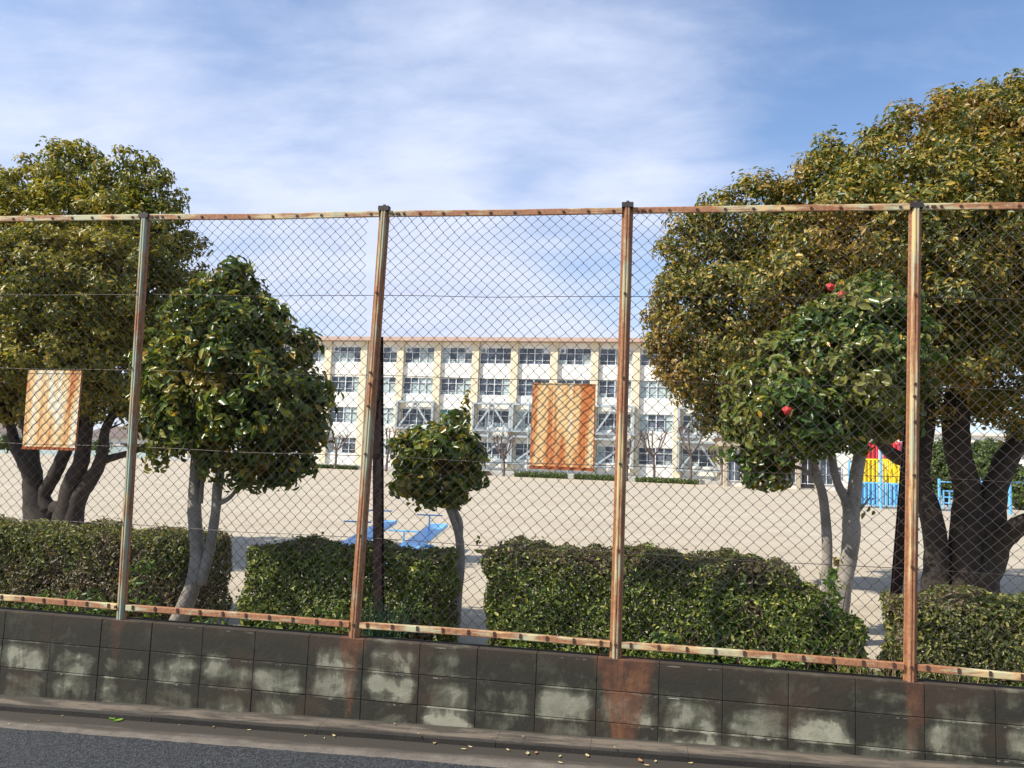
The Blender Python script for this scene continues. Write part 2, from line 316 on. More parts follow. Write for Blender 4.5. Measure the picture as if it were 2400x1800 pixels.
def wallm():
    m, nt, b = newmat('block_wall_stained'); v = N(nt, 'ShaderNodeTexCoord').outputs['Object']
    sp = N(nt, 'ShaderNodeSeparateXYZ'); L(nt, v, sp.inputs[0]); X, Y, Z = sp.outputs
    g = N(nt, 'ShaderNodeNewGeometry'); R = g.outputs['Random Per Island']
    base = mixc(nt, rng_(nt, noise(nt, 7, 7, .65, v), .3, .7), (.27, .255, .185), (.15, .148, .10))
    base = mixc(nt, rng_(nt, R, .5, 1., 0, .7), base, (.37, .35, .25))
    # grime: creeps in from the joints and down from the cap, broken up block by block
    fx = math_(nt, 'FRACT', math_(nt, 'DIVIDE', math_(nt, 'ADD', X, 9.88), .4)); fx = math_(nt, 'MULTIPLY', math_(nt, 'MINIMUM', fx, math_(nt, 'SUBTRACT', 1., fx)), .4)
    fz = math_(nt, 'FRACT', math_(nt, 'DIVIDE', math_(nt, 'ADD', Z, .5615), .1995)); top = math_(nt, 'MULTIPLY', math_(nt, 'SUBTRACT', 1., fz), .2)
    edge = math_(nt, 'ADD', rng_(nt, fx, .085, 0, 0, .20), rng_(nt, top, .08, 0, 0, .12))
    gr = math_(nt, 'ADD', math_(nt, 'MULTIPLY', noise(nt, 1, 7, .60, v, .5, (2.6, 4, 4.2)), .95), math_(nt, 'MULTIPLY', noise(nt, 1, 6, .7, v, .3, (16, 8, 4.0)), .30))
    band = math_(nt, 'ADD', rng_(nt, Z, -.01, .10, 0, .20), rng_(nt, Z, -.10, -.26, 0, .09))
    rnd = math_(nt, 'MULTIPLY', math_(nt, 'SUBTRACT', R, .5), -.20)
    k = math_(nt, 'ADD', math_(nt, 'ADD', gr, edge), math_(nt, 'ADD', band, rnd))
    c = mixc(nt, rng_(nt, k, .58, .67), base, (.10, .097, .065))
    c = mixc(nt, rng_(nt, k, .65, .80), c, (.026, .023, .014))
    c = mixc(nt, math_(nt, 'MULTIPLY', rng_(nt, fx, .018, .003, 0, .75), rng_(nt, noise(nt, 1, 5, .7, v, 0, (5, 4, 9)), .42, .66)), c, (.012, .011, .008))
    eff = math_(nt, 'MULTIPLY', rng_(nt, fz, .955, .985), rng_(nt, noise(nt, 1, 4, .7, v, 0, (7, 4, 1)), .55, .68))
    c = mixc(nt, eff, c, (.40, .39, .32))
    c = mixc(nt, rng_(nt, noise(nt, 1, 4, .6, v, 0, (1.7, 2, 2.6)), .48, .7, 0, .6), c, (.060, .036, .021))
    c = mixc(nt, rng_(nt, noise(nt, 1, 6, .7, v, .2, (9, 6, 7)), .52, .68, 0, .35), c, (.085, .09, .055))
    c = mixc(nt, rng_(nt, noise(nt, 30, 4, .8, v), .70, .76, 0, .6), c, (.4, .4, .34))
    c = mixc(nt, rng_(nt, math_(nt, 'ADD', Z, math_(nt, 'MULTIPLY', noise(nt, 5, 5, .6, v), .12)), .20, .33, 0, .6), c, (.050, .032, .020))
    # rust runs under the posts
    for xp, wd, ln, s, jj in ((-1.97, .085, .34, 0.8, 0), (-.10, .17, .60, .9, .10), (1.66, .055, .32, .65, 0), (-3.74, .05, .14, .35, 0)):
        wob = math_(nt, 'MULTIPLY', math_(nt, 'SUBTRACT', noise(nt, 1, 4, .6, v, 0, (6, 1, 4)), .5), .16)
        dx = math_(nt, 'ABSOLUTE', math_(nt, 'ADD', math_(nt, 'SUBTRACT', X, xp), wob))
        dz = math_(nt, 'SUBTRACT', .26, Z)
        wx = math_(nt, 'MULTIPLY', math_(nt, 'SUBTRACT', 1.15, math_(nt, 'DIVIDE', dz, ln+.1)), wd)
        f = math_(nt, 'SUBTRACT', wx, dx)
        f = rng_(nt, f, -.03, .03, 0, s)
        f = math_(nt, 'MULTIPLY', f, rng_(nt, noise(nt, 1, 5, .7, v, 0, (45, 1, 5)), .25, .62, .35, 1.))
        c = mixc(nt, f, c, mixc(nt, rng_(nt, noise(nt, 9, 4, .6, v), .35, .65), (.185, .075, .032), (.085, .034, .018)))
    L(nt, c, b.inputs['Base Color']); b.inputs['Roughness'].default_value = .88
    bump(nt, b, math_(nt, 'ADD', noise(nt, 45, 7, .75, v), math_(nt, 'MULTIPLY', noise(nt, 8, 4, .6, v), 1.2)), .5, .007); return m
M['wall'] = wallm()
M['joint'] = simple('mortar_joint', (.07, .062, .046), .95, .4, 15)
M['dark'] = simple('dark_interior', (.03, .03, .032), .8, .3, 2)

# ------------------------------------------------------------------ ground, road, kerb
def zr(x): return -.243+.0232*max(-8., min(8., x))          # foot of the wall: the street falls a little to the left
def strip(name, y0, y1, dz0, dz1, mat, xs=None, drop=0.0):
    xs = xs if xs is not None else list(np.linspace(-14, 14, 57))
    xs = [-300, -60]+xs+[60, 300]; mb = MB(); V = []; F = []
    for x in xs: V += [(x, y0, zr(x)+dz0), (x, y1, zr(x)+dz1)]
    for i in range(len(xs)-1): F.append((2*i, 2*i+2, 2*i+3, 2*i+1))
    mb.add(V, F); return mb
gmb = MB(); gmb.add([(-3000, -3000, -.75), (3000, -3000, -.75), (3000, 3000, -.75), (-3000, 3000, -.75)], [(0, 1, 2, 3)]); struct('ground', gmb, M['soil'])
pg = MB(); pg.add([(-1500, 5.5, 0), (1500, 5.5, 0), (1500, 2500, 0), (-1500, 2500, 0)], [(0, 1, 2, 3)]); struct('playground_sand', pg, M['sand'])
rd = MB(); xs_ = [-300, -60]+list(np.arange(-14, 14, .03))+[60, 300]; V = []; F = []; e_ = 0.
for x in xs_:
    e_ = .86*e_+RNG.normal()*.0035; V += [(x, -9, zr(x)-.075), (x, 4.905+e_, zr(x)-.041), (x, 4.915+e_, zr(x)-.052)]
for i in range(len(xs_)-1): F += [(3*i, 3*i+3, 3*i+4, 3*i+1), (3*i+1, 3*i+4, 3*i+5, 3*i+2)]
rd.add(V, F); struct('road', rd, M['asphalt'])
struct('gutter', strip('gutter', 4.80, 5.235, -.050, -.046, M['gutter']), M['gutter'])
kb = MB()
xs = np.arange(-14.1, 14.1, .6)
for x in xs:
    a, b_ = x+.001, x+.599; za, zb = zr(a), zr(b_); j = RNG.normal()*.001
    V = [(a,5.235+j,za-.16),(b_,5.235+j,zb-.16),(b_,5.45,zb-.16),(a,5.45,za-.16),(a,5.23+j,za-.014),(b_,5.23+j,zb-.014),(b_,5.245+j,zb-.001),(a,5.245+j,za-.001),(b_,5.45,zb+.003),(a,5.45,za+.003)]
    kb.add(V, [(0,1,5,4),(4,5,6,7),(7,6,8,9),(1,2,8,6,5),(3,0,4,7,9)])
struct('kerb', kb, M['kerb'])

# ------------------------------------------------------------------ block wall
wt = thing('block_wall', 'low mould-stained concrete block wall carrying the rusty fence', 'wall', (0, 5.49, 0))
wb = MB(); core = MB(); core.box((-9.9, 5.442, -.55), (9.9, 5.548, .235)); core.build('mortar_core', M['joint'], wt)
for r, (z0, z1) in enumerate(((-.55, -.153), (-.149, .046), (.050, .25))):
    x = -10.0+.12
    while x < 9.8:
        yo = 5.432+RNG.normal()*.0015
        x0, x1 = (x+.0014, x+.3986)
        wb.box((x0, yo, z0), (x1, 5.56, z1)); x += .4
w_o = wb.build('block', M['wall'], wt, bevel=.003)

# ------------------------------------------------------------------ chain-link fence
FY = 5.49; ZB, ZT = .25, 3.31
fence = thing('chain_link_fence', 'tall rusty chain-link fence with peeling green posts on top of block wall', 'fence', (0, FY, ZB))
posts = {-1: (-7.36, -7.36), 0: (-5.56, -5.6), **POSTX, 5: (3.45, 3.46), 6: (5.25, 5.25)}
FLG = [(-.039, 0), (-.039, -.007), (-.037, -.009), (.037, -.009), (.039, -.007), (.039, 0)]
PROF = [(-.021, -.0092), (-.018, -.034), (-.013, -.040), (-.004, -.040), (-.003, -.033), (.003, -.033), (.004, -.040), (.013, -.040), (.018, -.034), (.021, -.0092)]
bolt = MB(); 
def hexbolt(c, r=.011, h=.012):
    b = MB(); c = np.array(c, float)
    V = [c+np.array((r*cos(a), 0, r*sin(a))) for a in np.arange(6)*pi/3]+[c+np.array((r*.9*cos(a), -h, r*.9*sin(a))) for a in np.arange(6)*pi/3]
    b.add(V, [(i, (i+1) % 6, 6+(i+1) % 6, 6+i) for i in range(6)]+[tuple(range(6, 12))]); return b
for k, (xb, xt) in posts.items():
    ztp = ZT+(.01 if k in (2, 3) else -.02)
    mb = MB(); mb.prism(FLG, (xb, FY-.006, ZB-.02), (xt, FY-.006, ztp), (1, 0, 0), (0, 1, 0), 0); mb.prism(PROF, (xb, FY-.006, ZB-.02), (xt, FY-.006, ztp), (1, 0, 0), (0, 1, 0), 1)
    p = mb.build('post', [M['flange'], M['post_green'] if k == 1 else M['post']], fence)
    cp = MB(); cp.prism([(-.040, -.043), (.040, -.043), (.040, .004), (-.040, .004)], (xt, FY-.006, ztp-.03), (xt, FY-.006, ztp+.004), (1, 0, 0), (0, 1, 0))
    cp.tube([(xt, FY-.026, ztp+.003), (xt, FY-.026, ztp+.018)], [.018, .010], 8)
    cp.build('post_cap', M['post_top'], p)
    for zb_ in (.34, .95, 1.52, 2.10, 2.68) + ((1.86, 2.02) if k in (2, 4) else ()):
        t = (zb_-ZB)/(ZT-ZB); xx = xb+(xt-xb)*t+RNG.normal()*.004
        hexbolt((xx-.028*(1 if k == 1 else -.0), FY-.046, zb_)).build('bolt', M['bolt'], p)
    if k in (2, 4, 0, 6):                      # raking brace behind every second post
        b2 = MB(); za = 2.37 if k == 2 else 1.85; t = (za-ZB)/(ZT-ZB)
        top = np.array((xb+(xt-xb)*t, FY+.03, za)); foot = {2: atY(888, 1485, 6.02), 4: atZ(2084, 1580, -.02)}.get(k, np.array((xb, 6.3, -.05)))
        pr = [(-.033, -.03), (.033, -.03), (.033, -.022), (.005, -.022), (.005, .022), (.033, .022), (.033, .03), (-.033, .03), (-.033, .022), (-.005, .022), (-.005, -.022), (-.033, -.022)]
        d = foot-top; d /= np.linalg.norm(d); uy = np.cross((1, 0, 0), d); uy /= np.linalg.norm(uy)
        b2.prism(pr, top, foot, (1, 0, 0), uy); b2.build('brace', M['brace'], fence)
kk = sorted(posts)
for a, b_ in zip(kk[:-1], kk[1:]):
    for z, which, h in ((ZB+.085, 0, .042), (3.27, 1, .044)):
        x0 = posts[a][which]+.038; x1 = posts[b_][which]-.038
        r = MB(); yy = FY-.016
        prof = [(0, 0), (0, -h/2), (-.012, -h/2), (-.014, -h/2+.004), (-.014, h/2-.004), (-.012, h/2), (.02, h/2), (.02, h/2-.005), (0, h/2-.005)]
        sag = RNG.normal()*.006
        xm = (x0+x1)/2
        r.prism(prof, (x0, yy, z), (xm, yy, z+sag), (0, 1, 0), (0, 0, 1)); r.prism(prof, (xm, yy, z+sag), (x1, yy, z), (0, 1, 0), (0, 0, 1))
        ro = r.build('top_rail' if which else 'bottom_rail', M['rail'], fence)
        n = 10
        if a >= 0 and b_ <= 5:
            for i in range(n):
                xx = x0+.06+(x1-x0-.12)*i/(n-1)
                c_ = MB(); zz_ = z+sag*(1-abs(xx-xm)/(x1-xm))
                c_.box((xx-.008, yy-.021, zz_-.009), (xx+.008, yy-.0135, zz_+(.021 if which == 0 else .006)))
                c_.build('clip', M['bolt'], ro)
            if which:
                for q in (.03, .075, .115):
                    hexbolt((x0+q, yy-.014, z-.003), .011, .008).build('bolt', M['bolt'], ro)
def warp(x, z):
    a = .016*np.sin(1.7*x+2.3*z)+.010*np.sin(4.1*z-2.2*x+1.)+.004*np.sin(9*x+5*z)
    b = .014*np.sin(2.9*x-1.1*z+.5)+.005*np.sin(6.5*x+3.1*z)
    return a, b
WN, HN = .0418, .0402
for a, b_ in zip(kk[:-1], kk[1:]):             # woven wire: zigzag strands, one panel per bay
    x0 = posts[a][0]; x1 = posts[b_][0]; nw = int(round((x1-x0)/WN)); wn = (x1-x0)/nw
    z0, z1 = ZB+.085, 3.265; nk = int((z1-z0)/HN); Vs = []; Fs = []; off = 0
    ks = np.arange(nk+1)
    for j in range(nw):
        x = x0+(j+((ks+j) % 2))*wn+np.where((ks+j) % 2 == 1, .0028, -.0028); z = z0+ks*(z1-z0)/nk
        tt = (z-ZB)/(ZT-ZB); x = x+(posts[a][1]-posts[a][0])*tt
        dx, dz = warp(x, z); edge = np.clip(np.minimum(z-z0, z1-z)*6, 0, 1)
        x = x+dx*edge; z = z+dz*edge; y = FY+.004+np.where((ks % 2) == 0, .002, -.002)+.014*np.sin(2.1*x+1.3*z)*edge
        r = .0025; ring = np.array([(r, 0), (0, r), (-r, 0), (0, -r)])
        V = np.stack([np.repeat(x, 4)+np.tile(ring[:, 0], nk+1), np.repeat(y, 4)+np.tile(ring[:, 1], nk+1), np.repeat(z, 4)], 1)
        i = np.arange(nk)[:, None]*4+np.arange(4)[None, :]; i2 = np.arange(nk)[:, None]*4+((np.arange(4)+1) % 4)[None, :]
        Fs.append(np.stack([i, i2, i2+4, i+4], 2).reshape(-1, 4)+off); Vs.append(V); off += len(V)
    quadmesh('mesh_panel', np.concatenate(Vs), np.concatenate(Fs), M['wire'], fence)
for z in (.935, 1.51, 2.09, 2.675):
    mb = MB(); pts = []
    for x in np.linspace(posts[-1][0], posts[6][0], 90):
        ph = ((x-posts[1][0]) % 1.8)/1.8; pts.append((x, FY+.011, z-.010*sin(pi*ph)+.002*sin(7*x)))
    mb.tube(pts, .0023, 4); mb.build('tension_wire', M['wire'], fence)

# rust-stained plates hung behind the mesh
def plate(corn, label, pm='plate'):
    P = [atY(x, y, FY+.028) for x, y in corn]
    c = sum(P)/4; t = thing('metal_plate', label, 'plate', c, 'rusty plates hung on the fence')
    mb = MB(); n = np.array((0, .004, 0)); mb.add([p for p in P]+[p+n for p in P], [(0,1,2,3),(7,6,5,4),(0,4,5,1),(1,5,6,2),(2,6,7,3),(3,7,4,0)]); mb.build('sheet', M[pm], t)
    e = MB()
    for i, j in ((3, 2),): e.bar(P[i]+np.array((0, -.004, .006)), P[j]+np.array((0, -.004, .006)), .008, .022)
    e.bar(P[1]+np.array((-.003, -.004, 0)), P[2]+np.array((-.003, -.004, .02)), .006, .008)
    e.build('folded_edge', M['plate_edge'], t)
    for s in (.12, .88):
        q = P[0]*(1-s)+P[1]*s+np.array((0, -.012, .012)); a = [(q[0]+.012*cos(u), q[1]+.006, q[2]+.014*sin(u)) for u in np.linspace(0, 2*pi, 9)]
        h = MB(); h.tube(a, .002, 4); h.build('wire_tie', M['wire'], t)
plate([(1249, 897), (1396, 900), (1392, 1103), (1241, 1097)], 'orange rust-streaked metal plate hung on fence in front of the school')
plate([(66, 867), (194, 869), (178, 1055), (52, 1051)], 'cream rust-streaked metal plate hung on fence in front of left tree trunk', 'plate_pale')

# ------------------------------------------------------------------ foliage
def leaf_arrays(C, Nrm, size, asp=.5, fold=.25, quad=False, down=0.0):
    n = len(C); Nrm = Nrm/(np.linalg.norm(Nrm, axis=1, keepdims=True)+1e-9)
    t = RNG.normal(size=(n, 3)); t[:, 2] -= down; t -= Nrm*(t*Nrm).sum(1, keepdims=True); t /= (np.linalg.norm(t, axis=1, keepdims=True)+1e-9)
    s = np.cross(Nrm, t); L_ = (size*(1+.36*RNG.normal(size=n)).clip(.35, 1.8))[:, None]; W = L_*asp
    if quad:
        V = np.stack([C-t*L_*.5, C-s*W*.5, C+t*L_*.5, C+s*W*.5], 1).reshape(-1, 3)
        return V, np.arange(4*n).reshape(-1, 4)
    # six-point leaf folded along the midrib: two quads
    b = C-t*L_*.5; tip = C+t*L_*.5-Nrm*L_*.10
    l1 = C-t*L_*.12-s*W*.5+Nrm*W*fold; l2 = C+t*L_*.25-s*W*.36+Nrm*W*fold*.7
    r1 = C-t*L_*.12+s*W*.5+Nrm*W*fold; r2 = C+t*L_*.25+s*W*.36+Nrm*W*fold*.7
    V = np.stack([b, l1, l2, tip, r2, r1], 1).reshape(-1, 3); k = np.arange(n)[:, None]*6
    F = np.concatenate([k+np.array([[0, 3, 2, 1]]), k+np.array([[0, 5, 4, 3]])], 0); return V, F
def unit(n):
    d = RNG.normal(size=(n, 3)); return d/np.linalg.norm(d, axis=1, keepdims=True)
def crown_points(blobs, per_m2, clump, per_clump, flat=1.0, cull=.62, fill=900, lo=.80):
    """leaf clumps spread over the outside of a union of rounded masses"""
    B = np.array([b[:3] for b in blobs]); Rr = np.array([b[3] for b in blobs]); P = []; D = []
    for i, (c, r) in enumerate(zip(B, Rr)):
        n = max(4, int(per_m2*4*pi*r*r)); u = unit(n); rad = r*(lo+(1.08-lo)*RNG.random(n)**.7)
        cc = c+u*rad[:, None]*np.array((1, 1, flat))
        keep = np.ones(n, bool)
        for j in range(len(B)):
            if j != i: keep &= np.linalg.norm(cc-B[j], axis=1) > cull*Rr[j]
        cc = cc[keep]; u = u[keep]
        rs = clump*(.6+.8*RNG.random(len(cc)))
        for q, uu, s in zip(cc, u, rs):
            k = int(per_clump*(s/clump)**2*(.7+.6*RNG.random())); w_ = unit(k); rr = s*RNG.random(k)**.45
            P.append(q+w_*rr[:, None]*np.array((1, 1, .75))); D.append(w_*.9+uu*.6+np.array((0, 0, .5))+RNG.normal(size=(k, 3))*.55)
    for c, r in zip(B, Rr):                      # leaves through the inside too
        k = int(fill*r**3); u = unit(k); P.append(c+u*(r*.85*RNG.random(k)**.4)[:, None]); D.append(u+RNG.normal(size=(k, 3))*.6)
    return np.concatenate(P), np.concatenate(D)
def pblobs(lst, Y):
    o = []
    for b in lst:
        x, y, r = b[:3]; dy = b[3] if len(b) > 3 else 0.
        P = atY(x, y, Y+dy); o.append((*P, r/ppm(P)))
    return o
def limb(mb, pts, radii, Y=None, n=9, noise_=.06, sub=4):
    """smooth tapering limb through points"""
    P = np.array(pts, float); R_ = np.array(radii, float); Q = []; RR = []
    for i in range(len(P)-1):
        p0 = P[max(i-1, 0)]; p1 = P[i]; p2 = P[i+1]; p3 = P[min(i+2, len(P)-1)]
        for s in range(sub):
            t = s/sub; Q.append(.5*((2*p1)+(-p0+p2)*t+(2*p0-5*p1+4*p2-p3)*t*t+(-p0+3*p1-3*p2+p3)*t**3)); RR.append(R_[i]*(1-t)+R_[i+1]*t)
    Q.append(P[-1]); RR.append(R_[-1]); mb.tube(Q, RR, n, noise_)
def branches(mb, roots, blobs, r0=.05, n=3):
    for c in blobs:
        c = np.array(c); root = min(roots, key=lambda q: np.linalg.norm(np.array(q)-c[:3])); root = np.array(root)
        for _ in range(n):
            e = c[:3]+unit(1)[0]*c[3]*.75; mid = (root+e)/2+RNG.normal(size=3)*.12*c[3]+np.array((0, 0, -.1*c[3]))
            limb(mb, [root, mid, e], [r0, r0*.55, r0*.15], n=6, sub=3)

def px_limb(mb, lst, Y, sub=4, n=10, nz=.07):
    pts = []; rad = []
    for q in lst:
        x, y, wpx = q[:3]; dy = q[3] if len(q) > 3 else 0.
        P = atY(x, y, Y+dy); pts.append(P); rad.append(wpx/2/ppm(P))
    limb(mb, pts, rad, n=n, noise_=nz, sub=sub); return pts

# --- large tree on the right
YR = 10.6
t = thing('broadleaf_tree', 'huge golden-green evergreen tree with dark forked trunks behind right post', 'tree', (*atY(2270, 1400, YR)[:2], 0), 'large evergreen trees behind the hedge')
bl = pblobs([(2320,350,150,.3),(2240,310,85,-.2),(2420,300,120,.2),(2150,400,140,-.4),(2010,420,120,0),(1930,450,95,.2),(1880,560,130,0),(1760,530,105,.2),(1660,600,95,.3),(1640,690,90,.2),(1620,790,100,0),(1650,880,85,.1),(1720,760,130,-.5),
             (1860,730,160,-.9),(2040,600,190,-.9),(2240,520,190,-1.0),(2430,440,180,-.4),(2440,640,190,-1.0),(2220,740,150,-1.2),(2340,820,120,-.8),(1990,830,150,-.6),(1830,880,120,-.2),(1760,940,90,.3),(2150,900,100,.2),(2430,880,130,-.4),(2580,520,200,0),(2600,760,190,0),(2560,940,120,.3),
             (1990,620,200,1.2),(2250,600,230,1.6),(2480,640,220,1.6),(1800,720,150,1.0),(2250,820,150,1.6),(2050,860,130,1.2),(2420,960,90,.8),(1585,800,60),(1605,585,62),(1640,640,75),(1598,690,62),(1700,520,70),(1660,560,60),(1800,470,60),(1590,865,55),(1640,930,60,.1),(1700,970,55,.2),(1600,735,60),(2700,640,200,.6),(2050,970,60,.8),(1900,990,60,.6)], YR)
P, D = crown_points(bl, 10.5, .18, 82, fill=2000)
V, F = leaf_arrays(P, D, .058, .50, .2, down=.7); 
quadmesh('crown', V, F, M['leaf_right'], t)
mb = MB(); roots = []
roots += px_limb(mb, [(2190,1470,92),(2192,1380,62),(2195,1290,56),(2180,1200,50),(2160,1120,40),(2165,1050,38),(2170,980,44),(2160,900,38),(2130,800,30),(2080,700,20)], YR)[6:]
roots += px_limb(mb, [(2270,1470,110),(2262,1370,80),(2262,1250,72),(2268,1150,60),(2245,1060,60),(2240,980,62),(2250,880,48),(2260,760,34),(2260,600,20)], YR)[6:]
roots += px_limb(mb, [(2315,1470,80),(2308,1370,64),(2318,1290,60),(2330,1210,52),(2335,1150,50),(2352,1090,55),(2390,1030,44),(2440,950,34),(2480,850,22)], YR)[6:]
px_limb(mb, [(2275,1370,90),(2320,1320,70),(2345,1270,50,-.1),(2385,1235,46,-.3),(2470,1195,36,-.8),(2560,1120,26,-1.2)], YR)
px_limb(mb, [(2262,1290,60),(2300,1210,50),(2340,1120,54),(2370,1060,40)], YR)
roots += px_limb(mb, [(2165,1085,34),(2110,1075,34,-.1),(2070,1045,26,-.2),(2035,1000,24,-.2),(1960,975,18,-.2),(1880,940,12,-.2)], YR)[3:]
roots += px_limb(mb, [(2170,990,36),(2120,930,30),(2100,850,26),(2040,760,16)], YR)[2:]
branches(mb, roots, bl, .045, 2)
mb.build('trunk', M['bark'], t, smooth=True)

# --- large tree on the left
YL = 9.7
t = thing('broadleaf_tree', 'olive-green evergreen tree with four spreading stems behind left plate', 'tree', (*atY(170, 1250, YL)[:2], 0), 'large evergreen trees behind the hedge')
bl = pblobs([(165,345,32,0),(135,365,30,0),(165,400,55,-.1),(80,430,60,0),(215,430,60,.1),(290,405,55,0),(345,420,55,0),(385,480,45,.1),(400,550,45,.2),(20,470,70,0),(-80,500,110,0),(60,540,100,-.6),(190,530,100,-.8),(320,520,90,-.5),
             (440,580,32,.2),(440,680,35,0),(415,640,60,0),(110,660,130,-1.0),(280,660,110,-.9),(370,720,95,-.4),(-60,680,130,-.6),(180,790,120,-.9),(40,800,110,-.7),(320,830,110,-.3),(420,800,80,.2),(240,900,85,-.2),(120,910,75,-.3),(30,920,70,.1),(-90,850,130,0),
             (150,600,150,.9),(300,620,120,.8),(0,620,150,.9),(250,800,140,.8),(80,850,120,.9),(340,920,70,.4),(-200,700,180,.2),(180,960,50,.5),(290,960,45,.3)], YL)
P, D = crown_points(bl, 13.5, .155, 76, fill=2600)
V, F = leaf_arrays(P, D, .060, .50, .2, down=.7); 
quadmesh('crown', V, F, M['leaf_left'], t)
mb = MB(); roots = []
roots += px_limb(mb, [(105,1270,110),(88,1200,64),(80,1150,46),(75,1110,44),(62,1075,46),(35,1040,26),(25,1000,20),(0,930,18),(-40,850,14)], YL)[5:]
roots += px_limb(mb, [(75,1110,40),(74,1060,30),(66,1010,26),(55,950,22),(50,880,20),(60,780,16),(80,650,10)], YL)[3:]
roots += px_limb(mb, [(110,1200,50),(102,1160,30),(125,1120,30),(143,1080,30),(160,1040,28),(175,1000,26),(200,900,22),(210,780,16)], YL)[4:]
roots += px_limb(mb, [(150,1260,70),(158,1190,52),(170,1130,40),(188,1090,36),(195,1050,34),(205,1000,28),(230,900,22),(260,780,16),(270,620,10)], YL)[5:]
roots += px_limb(mb, [(165,1250,60),(180,1175,38),(210,1130,32),(232,1090,30),(242,1050,24),(250,1000,20),(300,900,16),(340,780,10)], YL)[5:]
px_limb(mb, [(238,1082,20),(262,1073,17),(300,1062,14),(345,1045,12),(400,1000,8)], YL)
px_limb(mb, [(110,1215,40),(130,1190,34),(150,1200,40)], YL)
branches(mb, roots, bl, .04, 2)
mb.build('trunk', M['bark'], t, smooth=True)

# --- camellias
def camellia(label, base, Y, blobs, stems, leaf, lsize, per, clump, pc, flowers=(), bark='bark_grey', extra=()):
    t = thing('camellia_tree', label, 'tree', (*atY(*base, Y)[:2], 0), 'camellias planted along the hedge')
    bl = pblobs(blobs, Y); P, D = crown_points(bl, per*2.0, clump, pc*1.25, 1., .50, 1200, .62)
    for x, y, k, r in extra:                     # stray shoots
        c = atY(x, y, Y); P = np.concatenate([P, c+RNG.normal(size=(k, 3))*r]); D = np.concatenate([D, RNG.normal(size=(k, 3))])
    V, F = leaf_arrays(P, D, lsize, .5, .28, down=.9); 
    quadmesh('crown', V, F, M[leaf], t)
    mb = MB(); roots = []
    for s in stems:
        pts = px_limb(mb, s, Y, n=9, nz=.05); roots += pts[len(pts)//2:]
    branches(mb, roots, bl, .018, 2)
    mb.build('trunk', M[bark], t, smooth=True)
    for x, y, r in flowers:
        c = atY(x, y, Y-(.40 if y < 800 else .90)); fm = MB()
        for k in range(11):
            a = k*2.4; rr = .012+.0022*k; q = c+np.array((rr*cos(a), -.02+.001*k, rr*sin(a))); nrm = np.array((cos(a)*.6, -1, sin(a)*.6))
            nrm /= np.linalg.norm(nrm); tx = np.cross(nrm, (0, 0, 1)); tx /= np.linalg.norm(tx); ty = np.cross(nrm, tx); s = r/ppm(c)*.8
            ring = [q+tx*s*cos(u)+ty*s*sin(u)-nrm*s*.25 for u in np.arange(7)*2*pi/7]+[q]
            fm.add(ring, [(i, (i+1) % 7, 7) for i in range(7)])
        fm.build('flower', M['flower'], t, smooth=True)
    return t
camellia('camellia with whitish twin stems and yellow-tipped leaves right of leftmost post', (430, 1450), 6.12,
    [(537,632,26),(532,665,42),(535,700,60),(485,745,72,-.1),(590,755,72),(430,790,75,.1),(520,830,110,-.3),(640,830,78),(400,880,80,.1),(670,910,90,-.1),(700,980,62),(600,960,110,-.35),(470,930,115,-.3),(395,1000,62,-.1),(560,1050,75,-.2),(660,1060,70),(480,1060,52,-.1),(610,1100,42),(715,1050,40),(650,750,28),(370,930,55),(520,900,120,.45),(600,880,110,.5),(430,870,95,.5),(690,1105,22),(380,1060,28)],
    [[(400,1500,44),(425,1440,42),(452,1370,36),(462,1300,32),(455,1200,32),(458,1120,27),(462,1050,24),(480,950,18),(490,800,10)],
     [(470,1370,26),(490,1290,25),(505,1200,22),(510,1140,24),(520,1090,18),(540,1000,14),(570,880,8)],
     [(470,1180,12),(475,1120,10),(488,1070,9),(500,1000,6)],
     [(512,1180,14),(540,1165,10),(565,1130,9),(590,1090,7),(640,1040,4)]],
    'leaf_camy', .066, 16, .11, 26, bark='bark_grey')
camellia('small round-headed camellia on one thin trunk in front of the school', (1068, 1460), 7.45,
    [(1075,992,22),(1090,1003,22),(1045,1015,34),(1000,1040,46),(1060,1050,58,-.1),(960,1085,45),(1010,1100,75,-.2),(1085,1090,48),(940,1130,26),(970,1140,38),(1040,1130,62,-.1),(1100,1060,28),(1112,1110,26),(1060,1160,32),(1000,1070,60,.25),(1070,1080,60,.25),(935,1040,22)],
    [[(1066,1480,28),(1070,1400,27),(1078,1330,24),(1078,1270,20),(1066,1225,18),(1052,1185,20),(1045,1160,17),(1035,1110,12),(1020,1050,7)],
     [(1078,1262,15),(1080,1225,11),(1070,1200,10),(1060,1170,8)]],
    'leaf_camy', .074, 15, .09, 19, extra=((1096,925,5,.03),(1090,950,5,.03),(1115,1278,7,.03)))
